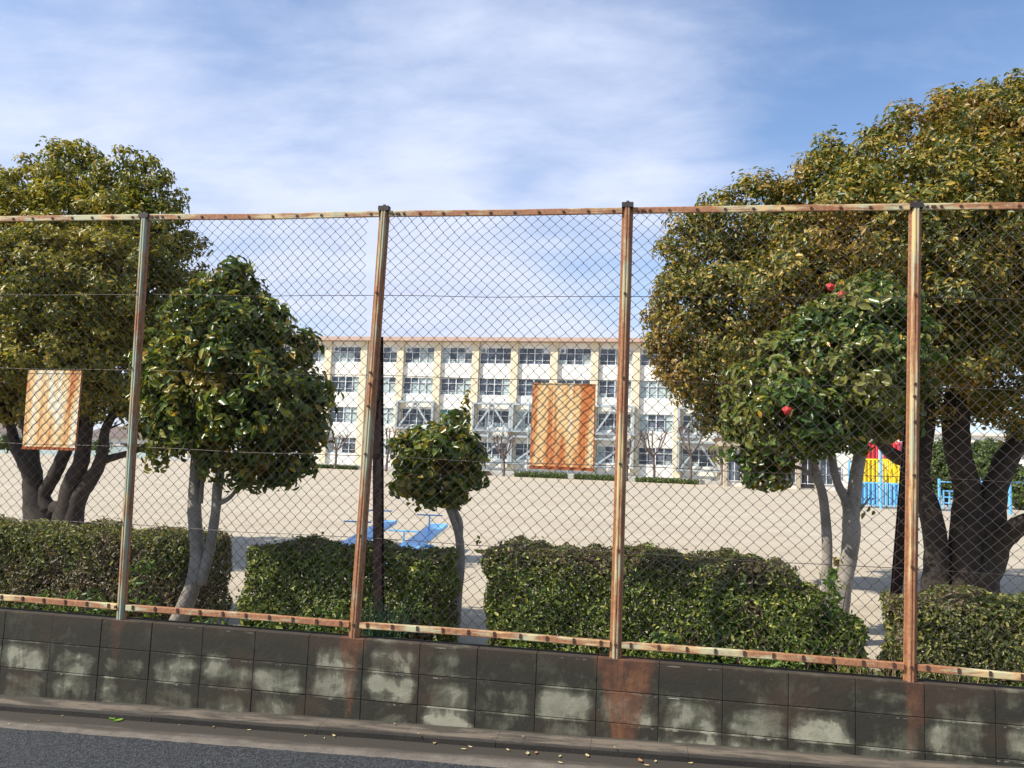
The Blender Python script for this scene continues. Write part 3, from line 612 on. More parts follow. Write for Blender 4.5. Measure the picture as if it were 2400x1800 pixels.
camellia('large dark-leaved camellia with red flowers left of rightmost post', (1960, 1440), 7.7,
    [(2040,690,50),(1985,715,45),(2085,720,50),(2060,760,80,-.2),(1970,760,75,-.1),(2100,830,85,-.1),(1920,820,90,-.1),(2000,870,115,-.4),(1840,880,85,-.2),(1770,930,72,-.1),(1870,960,105,-.45),(1740,980,50),(1790,1020,70,-.2),(1800,1085,36),(1960,960,95,-.3),(2070,930,80),(1735,1040,42),(2110,900,60),(1890,1030,50),(1780,1110,22),(1815,1120,18),(1940,1010,40,-.1),(2000,820,110,.4),(1880,900,100,.4),(2090,980,40)],
    [[(1940,1460,32),(1937,1370,24),(1938,1280,24),(1930,1170,22),(1910,1100,19),(1900,1030,16),(1890,940,10)],
     [(1965,1460,44),(1975,1380,40),(1990,1300,38),(1995,1230,42),(1985,1180,24),(1962,1130,19),(1950,1075,19),(1940,1000,12),(1930,880,8)],
     [(1995,1240,34),(2000,1180,34),(2010,1090,30),(2030,1000,26),(2050,900,18),(2050,780,10)],
     [(1925,1150,10),(1890,1105,9),(1850,1090,8),(1800,1070,5)],[(2000,1215,10),(2020,1190,6),(2040,1165,3)]],
    'leaf_cam', .072, 16, .115, 24, flowers=((1946,672,5),(1845,962,6),(1972,690,3)), extra=((2030,1190,6,.04),(1955,1310,10,.03),(1955,1345,14,.04)))

# --- hedges
def hedge(label, x0, x1, ytop, Yf, Yb, leaf, zt=None, n_per=6500, rnd=.16, top_slope=0., lumps=()):
    a = atY(x0, ytop, (Yf+Yb)/2); b_ = atY(x1, ytop, (Yf+Yb)/2); X0, X1 = a[0], b_[0]; zt = zt or a[2]
    t = thing('hedge', label, 'hedge', ((X0+X1)/2, (Yf+Yb)/2, 0), 'clipped hedges along the fence')
    boxes = [(X0, X1, Yf, Yb, zt)]
    for l in lumps: boxes.append(l)
    PP = []; DD = []
    for (bx0, bx1, by0, by1, bz) in boxes:
        hx, hy, hz = (bx1-bx0)/2, (by1-by0)/2, bz/2; c = np.array(((bx0+bx1)/2, (by0+by1)/2, hz))
        faces = [((0, -1, 0), hx*hz*4*1.2), ((0, 0, 1), hx*hy*4), ((-1, 0, 0), hy*hz*4), ((1, 0, 0), hy*hz*4), ((0, 1, 0), hx*hz*4*.5)]
        for nv, ar in faces:
            n = int(ar*n_per); nv = np.array(nv, float); u = RNG.uniform(-1, 1, (n, 3)); ax = int(np.argmax(abs(nv))); u[:, ax] = nv[ax]
            # round the edges
            p = u*np.array((hx, hy, hz)); r = rnd*(.8+.25*np.sin(3*p[:, 0:1]+2)); q = np.clip(p, -np.array((hx, hy, hz))+r, np.array((hx, hy, hz))-r)
            d = p-q; dl = np.linalg.norm(d, axis=1, keepdims=True)+1e-6; p = q+d/dl*np.minimum(dl, r)
            p[:, 2] = np.where(u[:, 2] < -.0, (u[:, 2]*hz), p[:, 2])
            nn = d/dl
            w_ = c+p
            lump = .018*np.sin(5.1*w_[:, 0]+1.3*w_[:, 2]+2*w_[:, 1])+.024*np.sin(11*w_[:, 0]-7*w_[:, 2])+.03*np.sin(17*w_[:, 2]+9*w_[:, 0]+4*w_[:, 1])+.02*np.sin(31*w_[:, 0]+23*w_[:, 2])
            depth = -np.abs(RNG.normal(size=n))*.06+lump*.7+.02+(RNG.random(n) > .97)*.05*RNG.random(n)
            w_ = w_+nn*depth[:, None]
            PP.append(w_); DD.append(nn*.7+np.array((0, -.1, .45))+RNG.normal(size=(n, 3))*.6)
    for (bx0, bx1, by0, by1, bz) in boxes:
        n = int((bx1-bx0)*(by1-by0)*bz*9000); PP.append(np.stack([RNG.uniform(bx0+.05, bx1-.05, n), RNG.uniform(by0+.08, by1-.08, n), RNG.uniform(.1, bz-.07, n)], 1)); DD.append(RNG.normal(size=(n, 3)))
    P = np.concatenate(PP); D = np.concatenate(DD); k = P[:, 2] > .01; P = P[k]; D = D[k]
    V, F = leaf_arrays(P, D, .033, .46, .25); quadmesh('foliage', V, F, M[leaf], t)
    mb = MB()                                   # stems and inner twigs
    for (bx0, bx1, by0, by1, bz) in boxes:
        for x in np.arange(bx0+.15, bx1-.1, .22):
            y = (by0+by1)/2+RNG.normal()*.06
            mb.tube([(x, y, -.02), (x+RNG.normal()*.03, y, bz*.35), (x+RNG.normal()*.06, y+RNG.normal()*.05, bz*.7)], [.016, .012, .006], 5)
            for _ in range(12):
                h = bz*(.15+.6*RNG.random()); e = np.array((x+RNG.normal()*.13, y+RNG.uniform(-1, 1)*(by1-by0)*.46, min(bz*.99, h+.1+RNG.random()*.4)))
                mb.tube([(x, y, h), e], [.006, .002], 4)
    mb.build('stems', M['twig'], t); return t
hedge('long brown-topped hedge under the left plate', -260, 505, 1212, 6.40, 7.25, 'leaf_hedgeb')
hedge('short yellowish hedge behind the second post with seesaws beyond', 612, 1062, 1268, 6.12, 6.75, 'leaf_hedge', lumps=())
hz = atY(1400, 1276, 6.3)
g1 = atY(1830, 1380, 6.3); g2 = atY(2000, 1400, 6.3)
hedge('long green hedge behind the third post sloping down at its right end', 1165, 1850, 1276, 5.95, 6.65, 'leaf_hedge', lumps=((g1[0]-.15, g2[0], 5.95, 6.5, .50), (g1[0]-.6, g1[0]+.22, 5.9, 6.5, .68)))
hedge('shaded low hedge under the forked dark trunks at right edge', 2085, 2700, 1385, 6.12, 6.7, 'leaf_hedgeb')

# sprouts on the right end of the hedge, iris clump and weeds
def blades(name, c, n, h, spread, lean, m, label, cat, wdt=.008, kind=None):
    Vs = []; Fs = []; off = 0
    for i in range(n):
        b0 = np.array(c)+np.array((RNG.normal()*spread[0], RNG.normal()*spread[1], 0)); a = RNG.uniform(0, 2*pi); hh = h*(.6+.5*RNG.random()); ln = lean*RNG.random()*hh
        sx = np.array((cos(a+1.57), sin(a+1.57), 0))*wdt*(.7+.6*RNG.random()); dr = np.array((cos(a), sin(a), 0)); pts = []
        for s in (0, .35, .7, 1.):
            p = b0+dr*ln*s*s+np.array((0, 0, hh*(s-.25*s*s*(ln/hh)))); wv = sx*(1-s**2*.92); pts += [p-wv, p+wv]
        Vs.append(np.array(pts)); Fs.append(np.array([(0,1,3,2),(2,3,5,4),(4,5,7,6)])+off); off += 8
    t = quadmesh(name, np.concatenate(Vs), np.concatenate(Fs), m); tag(t, label, cat, kind=kind); return t
c = atY(893, 1440, 5.78); blades('iris_plant', (c[0], 5.80, 0), 90, .50, (.11, .05), .45, M['iris'], 'clump of blue-green iris blades right of the second post', 'plant', .007)
c = atY(2060, 1570, 5.68); blades('dry_grass', (c[0], 5.74, 0), 90, .38, (.16, .05), .8, M['straw'], 'straw-coloured dry grass tuft at foot of rightmost post', 'grass', .004)
c = atY(2230, 1560, 5.68); blades('dry_grass', (c[0], 5.72, 0), 70, .36, (.2, .05), .8, M['straw'], 'thin dry grass tuft under the right end hedge', 'grass', .004)
n = 9000; X = RNG.uniform(-6.5, 4.4, n); gap = ((X > -2.15) & (X < -.95)) | ((X > 1.1) & (X < 1.55)); keep = ~gap | (RNG.random(n) < .08)
hgt = .12+.10*np.sin(2.3*X)+.08*np.sin(5.7*X+1)+.05*np.sin(13*X)
P = np.stack([X, RNG.uniform(5.6, 5.9, n), RNG.random(n)*(.10+hgt.clip(0, 1))+.02], 1)[keep]
V, F = leaf_arrays(P, RNG.normal(size=P.shape)+np.array((0, -.4, .9)), .042, .4, .2)
tag(quadmesh('weeds', V, F, M['leaf_weed']), 'low bright green weeds growing between block wall and hedges', 'weeds', kind='stuff')
for px_, lab in ((1950, 'leafy green shoot at the foot of the red-flowered camellia'), (335, 'bright green shoot behind the bottom rail near leftmost post')):
    c = atY(px_, 1400 if px_ > 1000 else 1390, 6.1); t = thing('shoot', lab, 'plant', (c[0], 6.1, 0)); n = 260 if px_ > 1000 else 90; hh = .78 if px_ > 1000 else .55
    zz_ = RNG.random(n)**.8*hh; P = np.stack([c[0]+RNG.normal(size=n)*.10*(1.1-zz_/hh), 6.1+RNG.normal(size=n)*.08, zz_+.05], 1)
    V, F = leaf_arrays(P, RNG.normal(size=P.shape)+np.array((0, -.3, .8)), .06, .4, .2); quadmesh('leaves', V, F, M['leaf_weed'], t)
    mb = MB(); 
    for i in range(5): mb.tube([(c[0]+RNG.normal()*.02, 6.1, 0), (c[0]+RNG.normal()*.06, 6.1+RNG.normal()*.04, hh*.95)], [.006, .002], 4)
    mb.build('stem', M['twig'], t)

# --- fallen leaves on the gutter
lm_y = leafmat('fallen_leaf_yellow', [(0, (.55, .42, .2)), (1, (.6, .5, .3))], .6, .2); lm_b = leafmat('fallen_leaf_brown', [(0, (.35, .18, .09)), (1, (.4, .22, .1))], .6, .1); lm_g = leafmat('fallen_leaf_green', [(0, (.22, .42, .05)), (1, (.25, .45, .06))], .5, .3)
def fallen(px_, py_, s, m, label, group=None):
    s *= .7
    z = zr(0)-.07; c = atZ(px_, py_, z)
    for _ in range(3): c = atZ(px_, py_, (zr(c[0])-.044 if c[1] < 5.23 else zr(c[0])+.012))
    a = RNG.uniform(0, pi); ux = np.array((cos(a), sin(a), 0)); uy = np.array((-sin(a), cos(a), 0)); mb = MB(); V = []
    for u, w_ in ((-.5, .02), (-.3, .17), (0, .25), (.25, .2), (.5, .02)):
        for q in (-1, 0, 1): V.append(c+ux*u*s+uy*q*w_*s+np.array((0, 0, abs(q)*.12*s+.25*s*u*u+.002)))
    mb.add(V, [(i*3+j, i*3+j+1, i*3+j+4, i*3+j+3) for i in range(4) for j in range(2)]); o = mb.build('fallen_leaf', m, smooth=True); return tag(o, label, 'leaf', group)
fallen(276, 1690, .09, lm_g, 'large fresh green leaf lying in the gutter near the left'); 
fallen(262, 1686, .07, lm_g, 'small green leaf lying against the large fresh one')
for x, y, s, k in ((145,1679,.03,0),(500,1705,.04,1),(583,1712,.04,0),(520,1703,.025,1),(715,1726,.03,0),(782,1726,.06,0),(760,1731,.03,0),(1018,1743,.06,0),(1086,1757,.05,0),(1102,1752,.05,0),(1190,1759,.05,0),(1236,1768,.07,0),(1256,1766,.06,1),(1312,1774,.05,0),(1376,1773,.07,0),(1313,1789,.05,0),(1500,1785,.08,1),(1515,1795,.05,0),(1536,1786,.05,0),(1618,1790,.05,0),(20,1698,.03,0),(90,1690,.03,1),(60,1700,.02,0),(924,1697,.03,0),(980,1720,.03,0),(1150,1728,.03,1),(1225,1727,.03,0),(1440,1752,.03,0),(660,1706,.03,1),(420,1700,.02,0)):
    lx = min(((285, 'leftmost post'), (832, 'second post'), (1442, 'third post')), key=lambda q: abs(q[0]-x)); dd = x-lx[0]; where = next(w_ for d_, w_ in ((70, 'close '), (110, 'just '), (150, 'a little '), (200, 'some way '), (250, 'well '), (999, 'far ')) if abs(dd) < d_)+('right of ' if dd > 0 else 'left of ')+'the foot of the '+lx[1]
    fallen(x, y, s, (lm_y, lm_b)[k], (('tiny ' if s < .045 else 'larger ')+('pale', 'brown')[k]+' leaf in the gutter '+where), ('pale fallen leaves in the gutter', 'brown fallen leaves in the gutter')[k])

# ------------------------------------------------------------------ seesaws
def seesaw(Apx, Bpx, za, zb, label):
    A = atZ(*Apx, za); B = atZ(*Bpx, zb); d = B-A; c = (A+B)/2; t = thing('seesaw', label, 'seesaw', (c[0], c[1], 0), 'blue seesaws on the sand')
    mb = MB(); mb.bar(A, B, .29, .06); mb.build('plank', M['blue'], t, bevel=.01)
    u = d/np.linalg.norm(d); side = np.cross(u, (0, 0, 1)); side /= np.linalg.norm(side)
    for s in (.26, .74):
        p = A+d*s; h = MB(); h.tube([p, p+np.array((0, 0, .28))], .011, 6); h.tube([p+np.array((0, 0, .28))-side*.2, p+np.array((0, 0, .28))+side*.2], .011, 6); h.build('handle', M['blue'], t)
    st = MB(); q = np.array((c[0], c[1], 0))
    for s in (-1, 1): st.bar(q+side*.22*s+u*.2*np.array((1,1,0)), c+side*.18*s-np.array((0, 0, .04)), .05); st.bar(q+side*.22*s-u*.2*np.array((1,1,0)), c+side*.18*s-np.array((0, 0, .04)), .05)
    st.tube([c-side*.24-np.array((0,0,.05)), c+side*.24-np.array((0,0,.05))], .025, 8); st.build('stand', M['blue'], t)
seesaw((900, 1330), (1030, 1231), .25, .40, 'blue seesaw beside the small round-headed camellia')
seesaw((800, 1290), (912, 1223), .25, .38, 'blue seesaw behind the second post and its brace')

# ------------------------------------------------------------------ climbing tower, bars, round trees
def tower():
    a = atZ(2008, 1188, 0); b_ = atZ(2128, 1196, 0); u = b_-a; W = np.linalg.norm(u); u /= W; v = np.array((-u[1], u[0], 0)); H = 3.5
    t = thing('climbing_tower', 'red, yellow and blue striped climbing tower left of rightmost post', 'climbing frame', (*((a+b_)/2)[:2], 0))
    def bars(z0, z1, m, name, n=13):
        for side in range(4):
            o = {0: (a, u), 1: (a+v*W, u), 2: (a, v), 3: (b_, v)}[side]; mb = MB()
            for i in range(n):
                p = o[0]+o[1]*W*i/(n-1); mb.tube([p+np.array((0, 0, z0)), p+np.array((0, 0, z1))], .055, 6)
            mb.box((0, -.03, z1-.06), (W, .03, z1), (np.array([o[1], np.cross((0, 0, 1), o[1]), (0, 0, 1)]).T, o[0]))
            mb.build(name, M[m], t)
    bars(.1, 1.24, 'blue', 'blue_bars'); bars(1.245, 2.38, 'yellow', 'yellow_bars'); bars(2.385, 3.2, 'red', 'red_bars')
    for i, (p) in enumerate((a, b_, a+v*W, b_+v*W, a+u*W/2, a+u*W/2+v*W)):
        mb = MB(); mb.tube([p-u*.03-v*.03, p-u*.03-v*.03+np.array((0, 0, 3.25))], .06, 8); mb.build('corner_post', M['blue'], t)
    rf = MB(); apex = a+u*W*.35+v*W/2+np.array((0, 0, 4.1))
    for q in (a, b_, a+v*W, b_+v*W):
        rf.tube([q+np.array((0, 0, 3.2)), apex], .05, 6)
    for k in (.25, .5, .75):
        ring = [(1-k)*(q+np.array((0, 0, 3.2)))+k*apex for q in (a, b_, b_+v*W, a+v*W, a)]
        rf.tube(ring, .035, 5)
    for s in (.2, .4, .6, .8): rf.tube([a+u*W*s+np.array((0, 0, 3.2)), apex], .03, 5)
    rf.build('roof_frame', M['red'], t)
    p = atZ(1990, 1188, 0); mb = MB(); mb.tube([p, p+np.array((0, 0, 2.2))], .05, 8); mb.tube([p+np.array((0, 0, 2.2)), a+np.array((0, 0, 2.2))], .04, 6); mb.build('side_ladder', M['blue'], t)
tower()
bt = thing('horizontal_bars', 'row of blue horizontal bars seen between the dark trunks', 'exercise bar', (*atZ(2280, 1198, 0)[:2], 0))
q0 = atZ(2202, 1190, 0); pts = []
for i, (x, y, ht) in enumerate(((2202, 1190, 1.5), (2297, 1197, 1.6), (2368, 1206, 1.62), (2450, 1214, 1.9))):
    p = atZ(x, y, 0); pts.append((p, ht)); mb = MB(); mb.tube([p, p+np.array((0, 0, ht))], .075, 8); mb.tube([p+np.array((0, 0, ht)), p+np.array((0, 0, ht+.05))], [.085, .04], 8); mb.build('post', M['blue'], bt)
for (p, h1), (q, h2) in zip(pts[:-1], pts[1:]):
    mb = MB(); h = min(h1, h2)-.12; mb.tube([p+np.array((0, 0, h)), q+np.array((0, 0, h))], .03, 6); mb.build('bar', M['blue'], bt)
jt = thing('climbing_ladder', 'small blue climbing grid beside the horizontal bars', 'climbing frame', (*atZ(2225, 1190, 0)[:2], 0)); p = atZ(2212, 1192, 0); q = atZ(2240, 1194, 0)
mb = MB()
for s in (0, .5, 1): mb.tube([p+(q-p)*s, p+(q-p)*s+np.array((0, 0, .95))], .045, 6)
mb.build('uprights', M['blue'], jt)
for h in (.3, .6, .92):
    mb = MB(); mb.tube([p+np.array((0, 0, h)), q+np.array((0, 0, h))], .03, 5); mb.build('rung', M['blue'], jt)
for i, (x, y, r, Y, lab) in enumerate(((2213, 1085, 60, 52, 'clipped round green tree seen just right of rightmost post between trunks'), (2318, 1090, 66, 50, 'wide clipped green tree seen between the two thickest dark trunks'), (2405, 1140, 48, 49, 'clipped green tree at the right picture edge beyond the bars'))):
    P0 = atY(x, y, Y); t = thing('round_tree', lab, 'tree', (P0[0], P0[1], 0), 'clipped round trees beyond the sand'); bl = pblobs([(x, y, r*.85), (x-r*.5, y+r*.2, r*.5, -.4), (x+r*.5, y+r*.2, r*.5, .4), (x, y-r*.3, r*.6, .3), (x+r*.1, y+r*.5, r*.7, -.3)], Y)
    P, D = crown_points(bl, 12, .22, 34); V, F = leaf_arrays(P, D, .12, .6, .1, quad=True); quadmesh('crown', V, F, M['leaf_round'], t)
    mb = MB(); limb(mb, [(P0[0], P0[1], -.05), (P0[0]+.1, P0[1], .8), (P0[0], P0[1], P0[2])], [.16, .13, .08]); mb.build('trunk', M['bark'], t)

# ------------------------------------------------------------------ school
A0 = np.array((-15.16, 91.0, 0)); ph = radians(-3); UB = np.array((cos(ph), sin(ph), 0)); VB = np.array((-sin(ph), cos(ph), 0)); BAY = 4.65
SM = (np.array([UB, VB, (0, 0, 1)]).T, A0)
sch = thing('school_building', 'long white four-storey school with cream columns and pinkish eave', 'building', tuple(A0))
I0, I1 = -9, 5; BZ = .55
def sbox(mb, lo, hi, m=0): mb.box(lo, hi, SM, m)
FL = ((14.77, 12.87), (11.13, 9.18), (7.44, 5.50), (3.75, 1.85))
mb = MB(); sbox(mb, (I0*BAY-.4, .55, BZ), (I1*BAY+.4, 9, 15.4)); mb.build('rear_block', M['wall_pale'], sch)
mb = MB(); zs = [15.40]+[z for f in FL for z in f]+[BZ]
for k in range(0, len(zs), 2): sbox(mb, (I0*BAY-.4, 0, zs[k+1]), (I1*BAY+.4, .3, zs[k]))
mb.build('wall', M['wall_white'], sch)
mb = MB(); sbox(mb, (I0*BAY-1, -1.0, 15.42), (I1*BAY+1, 9.5, 15.86)); r_ = mb.build('roof', M['roof_pink'], sch)
for i in range(I0, I1+1):
    mb = MB(); sbox(mb, (i*BAY-.42, -.35, BZ), (i*BAY+.42, .32, 15.41)); mb.build('column', M['wall_cream'], sch)
    if i in (-4, -1, 2, 4):
        mb = MB(); a = A0+UB*(i*BAY+.55)-VB*.12; mb.tube([a+np.array((0, 0, BZ)), a+np.array((0, 0, 15.4))], .06, 6); mb.build('drain_pipe', M['wall_pale'], sch)
random.seed(11)
light_rows = {(-4, 1): 'LLLL', (-3, 1): 'DLLL', (-2, 1): 'DDLL', (-1, 1): 'DDDL', (-5, 0): 'LLLD', (-5, 1): 'DDDL', (0, 1): 'DDDD', (1, 1): 'DDLD', (2, 1): 'DDLL', (3, 1): 'LLLL', (-4, 0): 'DDDD', (-5, 2): 'DDLL', (-4, 2): 'LLLL', (-2, 2): 'TTDD', (3, 2): 'LDDL', (3, 3): 'DDDD', (2, 0): 'DDLL'}
for i in range(I0, I1):
    for fl, (zt, zb) in enumerate(FL):
        x0, x1 = i*BAY+.46, (i+1)*BAY-.46
        st = light_rows.get((i, fl)) or ''.join(random.choice('DDDDDDDL' if fl < 2 else 'DDDL') for _ in range(4))
        fr = MB(); t_ = .06
        for z in (zb, zt-t_, zt-.66): sbox(fr, (x0, .06, z), (x1, .16, z+t_))
        for k in range(5):
            xx = x0+(x1-x0-t_)*k/4; ww = t_*(1.7 if k == 2 else 1); sbox(fr, (xx-(ww-t_)/2, .045, zb+.001), (xx+t_+(ww-t_)/2, .175, zt-.001))
        sbox(fr, (x0, .13, zb+.45), (x1, .17, zb+.49))
        win = fr.build('window', M['frame'], sch)
        g = MB(); g.box((x0, .19, zb), (x1, .20, zt), SM); g.build('pane', M['glass'], win)
        def curt(lo, hi, m='curtain'):
            q = MB(); sbox(q, lo, hi); q.build('curtain' if hi[2]-lo[2] > .6 else 'desk_clutter', M[m], win)
        for k, s in enumerate(st):
            xa = x0+(x1-x0)*k/4+.05; xb_ = xa+(x1-x0)/4-.06
            if s == 'L': curt((xa, .175, zb+.05), (xb_, .186, zt-.72))
            if s == 'L' and random.random() < .7: curt((xa, .175, zt-.6), (xb_, .186, zt-.05))
            if s == 'T': curt((xa, .175, zb+.05), (xb_, .186, zt-.05), 'teal')
            if s == 'D' and random.random() < .35: curt((xa, .175, zb+.1), (xb_-.3*random.random(), .186, zb+.35+.2*random.random()))
        if fl == 0:
            xx = x0+.45 if i % 2 else x1-.45
            pn = MB(); sbox(pn, (xx-.38, .02, zt-.6), (xx+.38, .044, zt-.06)); pn.build('vent_panel', M['frame'], win)
            c_ = A0+UB*xx+np.array((0, 0, zt-.33)); fan = MB(); fan.tube([c_-VB*.06, c_+VB*.03], .2, 12); fan.build('vent_fan', M['glass' if i % 2 else 'frame'], win)
# seismic braces on the lower floors
for i, fl in ((-3, 2), (-1, 2), (0, 2), (1, 2), (2, 2), (4, 2), (-1, 3), (0, 3), (1, 3), (2, 3), (4, 3), (-7, 2), (-7, 3)):
    zt, zb = FL[fl]; z1, z0 = zt+.62, zb-.35; x0, x1 = i*BAY+.35, (i+1)*BAY-.35; mb = MB(); y = -.95
    sbox(mb, (x0-.4, y, z1), (x1+.4, -.36, z1+.22)); sbox(mb, (x0-.4, y, z0-.18), (x1+.4, -.36, z0))
    for x in (x0-.22, x1+.22): sbox(mb, (x-.12, y, z0), (x+.12, -.40, z1))
    xm = (x0+x1)/2; o = A0-VB*.7
    if fl == 2 or i in (4,): mb.bar(o+UB*x0+np.array((0, 0, z0)), o+UB*xm+np.array((0, 0, z1)), .2, .2); mb.bar(o+UB*x1+np.array((0, 0, z0)), o+UB*xm+np.array((0, 0, z1)), .2, .2)
    else: mb.bar(o+UB*x0+np.array((0, 0, z0)), o+UB*x1+np.array((0, 0, z1)), .2, .2)
    mb.build('steel_brace', M['bluegrey'], sch)
for i in (-1, 0, 1):
    mb = MB(); a = A0+UB*(i*BAY+.9*BAY*.5)-VB*1.05; mb.tube([a+np.array((0, 0, BZ)), a+np.array((0, 0, 8.2))], .07, 6); mb.build('steel_pole', M['bluegrey'], sch)
for z in (1.6, 5.0):
    mb = MB(); 
    for q in (0, .22): mb.bar(A0+UB*(-1*BAY)-VB*1.1+np.array((0, 0, z+q)), A0+UB*(2.6*BAY)-VB*1.1+np.array((0, 0, z+q)), .05)
    mb.build('handrail', M['bluegrey'], sch)
mb = MB(); sbox(mb, (I0*BAY-2, -2.6, -.1), (I1*BAY+1, 0, BZ-.1)); sbox(mb, (I0*BAY-2, -1.6, BZ-.12), (I1*BAY+1, 9, BZ+.0)); mb.build('terrace', M['concrete'], sch)
mb = MB(); sbox(mb, (-1.9*BAY, -7.2, -.1), (-.35*BAY, -2.62, .28)); sbox(mb, (-1.8*BAY, -6.2, .27), (-.4*BAY, -2.62, .5)); tag(mb.build('entrance_steps', M['soil']), 'low brown steps in front of the school behind the small camellia', 'steps')
# shrubs and things at the foot of the school
for i, (u0, u1, y0, h, lab) in enumerate(((-5.0, -3.7, -3.6, .55, 'low dark shrub bed at the foot of the school right of the white-stemmed camellia'), (.3, 1.55, -4.2, .8, 'low shrub bed below the orange plate at the foot of the school'), (1.7, 2.75, -4.2, .75, 'low shrub bed at the foot of the school beside the third post'), (3.1, 4.5, -4.2, .7, 'low shrub bed before the school left of the red-flowered camellia'))):
    n = 3500; P = np.stack([RNG.uniform(u0, u1, n)*BAY, y0+RNG.normal(size=n)*.35, RNG.random(n)**.9*h*.75*(.8+.3*np.sin(RNG.uniform(0, 9, n)))], 1)@SM[0].T+A0
    V, F = leaf_arrays(P, RNG.normal(size=P.shape)+np.array((0, -.5, .8)), .16, .6, .1, quad=True); tag(quadmesh('shrub_bed', V, F, M['leaf_round']), lab, 'shrubs', 'shrub beds along the school')
def bundle(x, y, wd, hh, m, label):
    c = atZ(x, y, .0); mb = MB(); k = 12; V = [c+np.array((wd*.5*cos(a)*(1+.12*sin(3*a)), .5*sin(a), 0.01)) for a in np.arange(k)*2*pi/k]+[c+np.array((wd*.42*cos(a), .4*sin(a), hh*(.8+.2*sin(2*a+x)))) for a in np.arange(k)*2*pi/k]+[c+np.array((0, 0, hh*1.05))]
    mb.add(V, [(i, (i+1) % k, k+(i+1) % k, k+i) for i in range(k)]+[(k+i, k+(i+1) % k, 2*k) for i in range(k)]); tag(mb.build('covered_bundle', m), label, 'bundle', 'sheet-covered bundles before the school')
bundle(1252, 1117, 1.7, .6, M['tarp'], 'dark blue covered bundle on the sand below left corner of orange plate')
bundle(1362, 1119, 1.6, .6, M['white_sheet'], 'whitish covered bundle on the sand below right corner of orange plate')
bundle(1640, 1133, 1.3, .5, M['tarp'], 'blue covered bundle on the sand left of the red-flowered camellia')
# white chalk lines on the sand
mb = MB()
for (xa, ya), (xb_, yb_) in (((1000, 1128), (1560, 1158)), ((330, 1090), (430, 1097)), ((1230, 1133), (1700, 1162))):
    a = atZ(xa, ya, .004); b2 = atZ(xb_, yb_, .004); d = (b2-a)/np.linalg.norm(b2-a); s = np.array((-d[1], d[0], 0))*.07; mb.add([a-s, b2-s, b2+s, a+s], [(0, 1, 2, 3)])
struct('chalk_lines', mb, M['white_sheet'])

# bare pollarded trees before the school
for i, (x, yt, yb_, lab) in enumerate(((785, 1020, 1096, 'bare pollarded tree against the school right of the white-stemmed camellia'), (905, 1010, 1100, 'bare pollarded tree just right of the second post'), (1468, 1020, 1122, 'bare pollarded tree mostly behind the third post'), (1532, 1024, 1128, 'bare pollarded tree against the white wall right of the third post'), (1618, 1012, 1130, 'bare spreading pollarded tree left of the red-flowered camellia'), (1692, 1050, 1132, 'bare pollarded tree touching the left edge of the red-flowered camellia'), (1180, 1030, 1110, 'bare pollarded tree left of the orange plate'), (710, 1000, 1090, 'bare pollarded tree at right edge of the white-stemmed camellia'))):
    c = atY(x, yb_, 86.5); c[2] = 0; H = (yb_-yt)/ppm(c)*1.15; t = thing('bare_tree', lab, 'tree', tuple(c), 'bare pollarded trees before the school')
    mb = MB(); fork = c+np.array((RNG.normal()*.1, 0, H*.5)); limb(mb, [c, c+np.array((.05, 0, H*.25)), fork], [.17, .14, .14], n=7); mb.build('trunk', M['bark_bare'], t); br = MB()
    for k in range(6):
        a = 2*pi*k/6+RNG.random(); e = fork+np.array((cos(a)*H*.26, sin(a)*H*.22, H*(.28+.2*RNG.random()))); mid = fork*.5+e*.5+np.array((cos(a)*.2, 0, -.1)); limb(br, [fork, mid, e], [.10, .07, .09], n=6, sub=2)
        for _ in range(10):
            f = e+np.array((RNG.normal()*.32, RNG.normal()*.25, .1+abs(RNG.normal())*.4)); br.tube([e, f], [.035, .02], 4)
    br.build('branches', M['bark_bare'], t)

# ------------------------------------------------------------------ other buildings
def bld(name, label, px0, px1, Y0, depth, H, parts):
    a = atY(px0, 1110, Y0); b_ = atY(px1, 1110, Y0+0.); x0, x1 = a[0], b_[0]; t = thing(name, label, 'building', ((x0+x1)/2, Y0, 0)); parts(t, x0, x1, Y0, depth, H); return t
def annex(t, x0, x1, Y, d, H):
    mb = MB(); mb.box((x0, Y, -.05), (x1, Y+d, H-.9)); mb.build('wall', M['wall_pale'], t)
    mb = MB(); mb.box((x0-.6, Y-.9, H-.9), (x1+.6, Y+d, H-.05)); mb.build('fascia', M['beige'], t)
    mb = MB(); V = [(x0-.9, Y-1.2, H-.05), (x1+.9, Y-1.2, H-.05), (x1+.9, Y+d, H-.05), (x0-.9, Y+d, H-.05), (x0+2, Y+d*.4, H+.75), (x1-2, Y+d*.4, H+.75)]
    mb.add(V, [(0, 1, 5, 4), (1, 2, 5), (2, 3, 4, 5), (3, 0, 4), (0, 3, 2, 1)]); mb.build('roof', M['roof_pink'], t)
    n = 6; wd = (x1-x0)/n
    for k in range(n):
        xa = x0+k*wd+.25; dark = k in (1, 4)
        mb = MB(); mb.box((xa, Y-.07, .15 if dark else .55), (xa+wd-.5, Y+.01, H-1.5))
        wf = mb.build('door' if dark else 'window', M['dark'] if dark else M['glass'], t); f = MB()
        for q in (0, .5, 1): f.box((xa+(wd-.56)*q, Y-.10, .5), (xa+(wd-.56)*q+.07, Y-.072, H-1.5))
        for z in (.55, 1.5, H-1.56): f.box((xa, Y-.105, z), (xa+wd-.5, Y-.101+.03, z+.06))
        f.build('frame', M['frame'], wf)
        mb = MB(); mb.box((x0+k*wd-.18, Y-.3, -.05), (x0+k*wd+.18, Y-.002, H-.92)); mb.build('pillar', M['beige'], t)
bld('annex', 'single-storey building with pinkish roof behind the red-flowered camellia trunks', 1700, 1958, 84, 10, 4.9, annex)
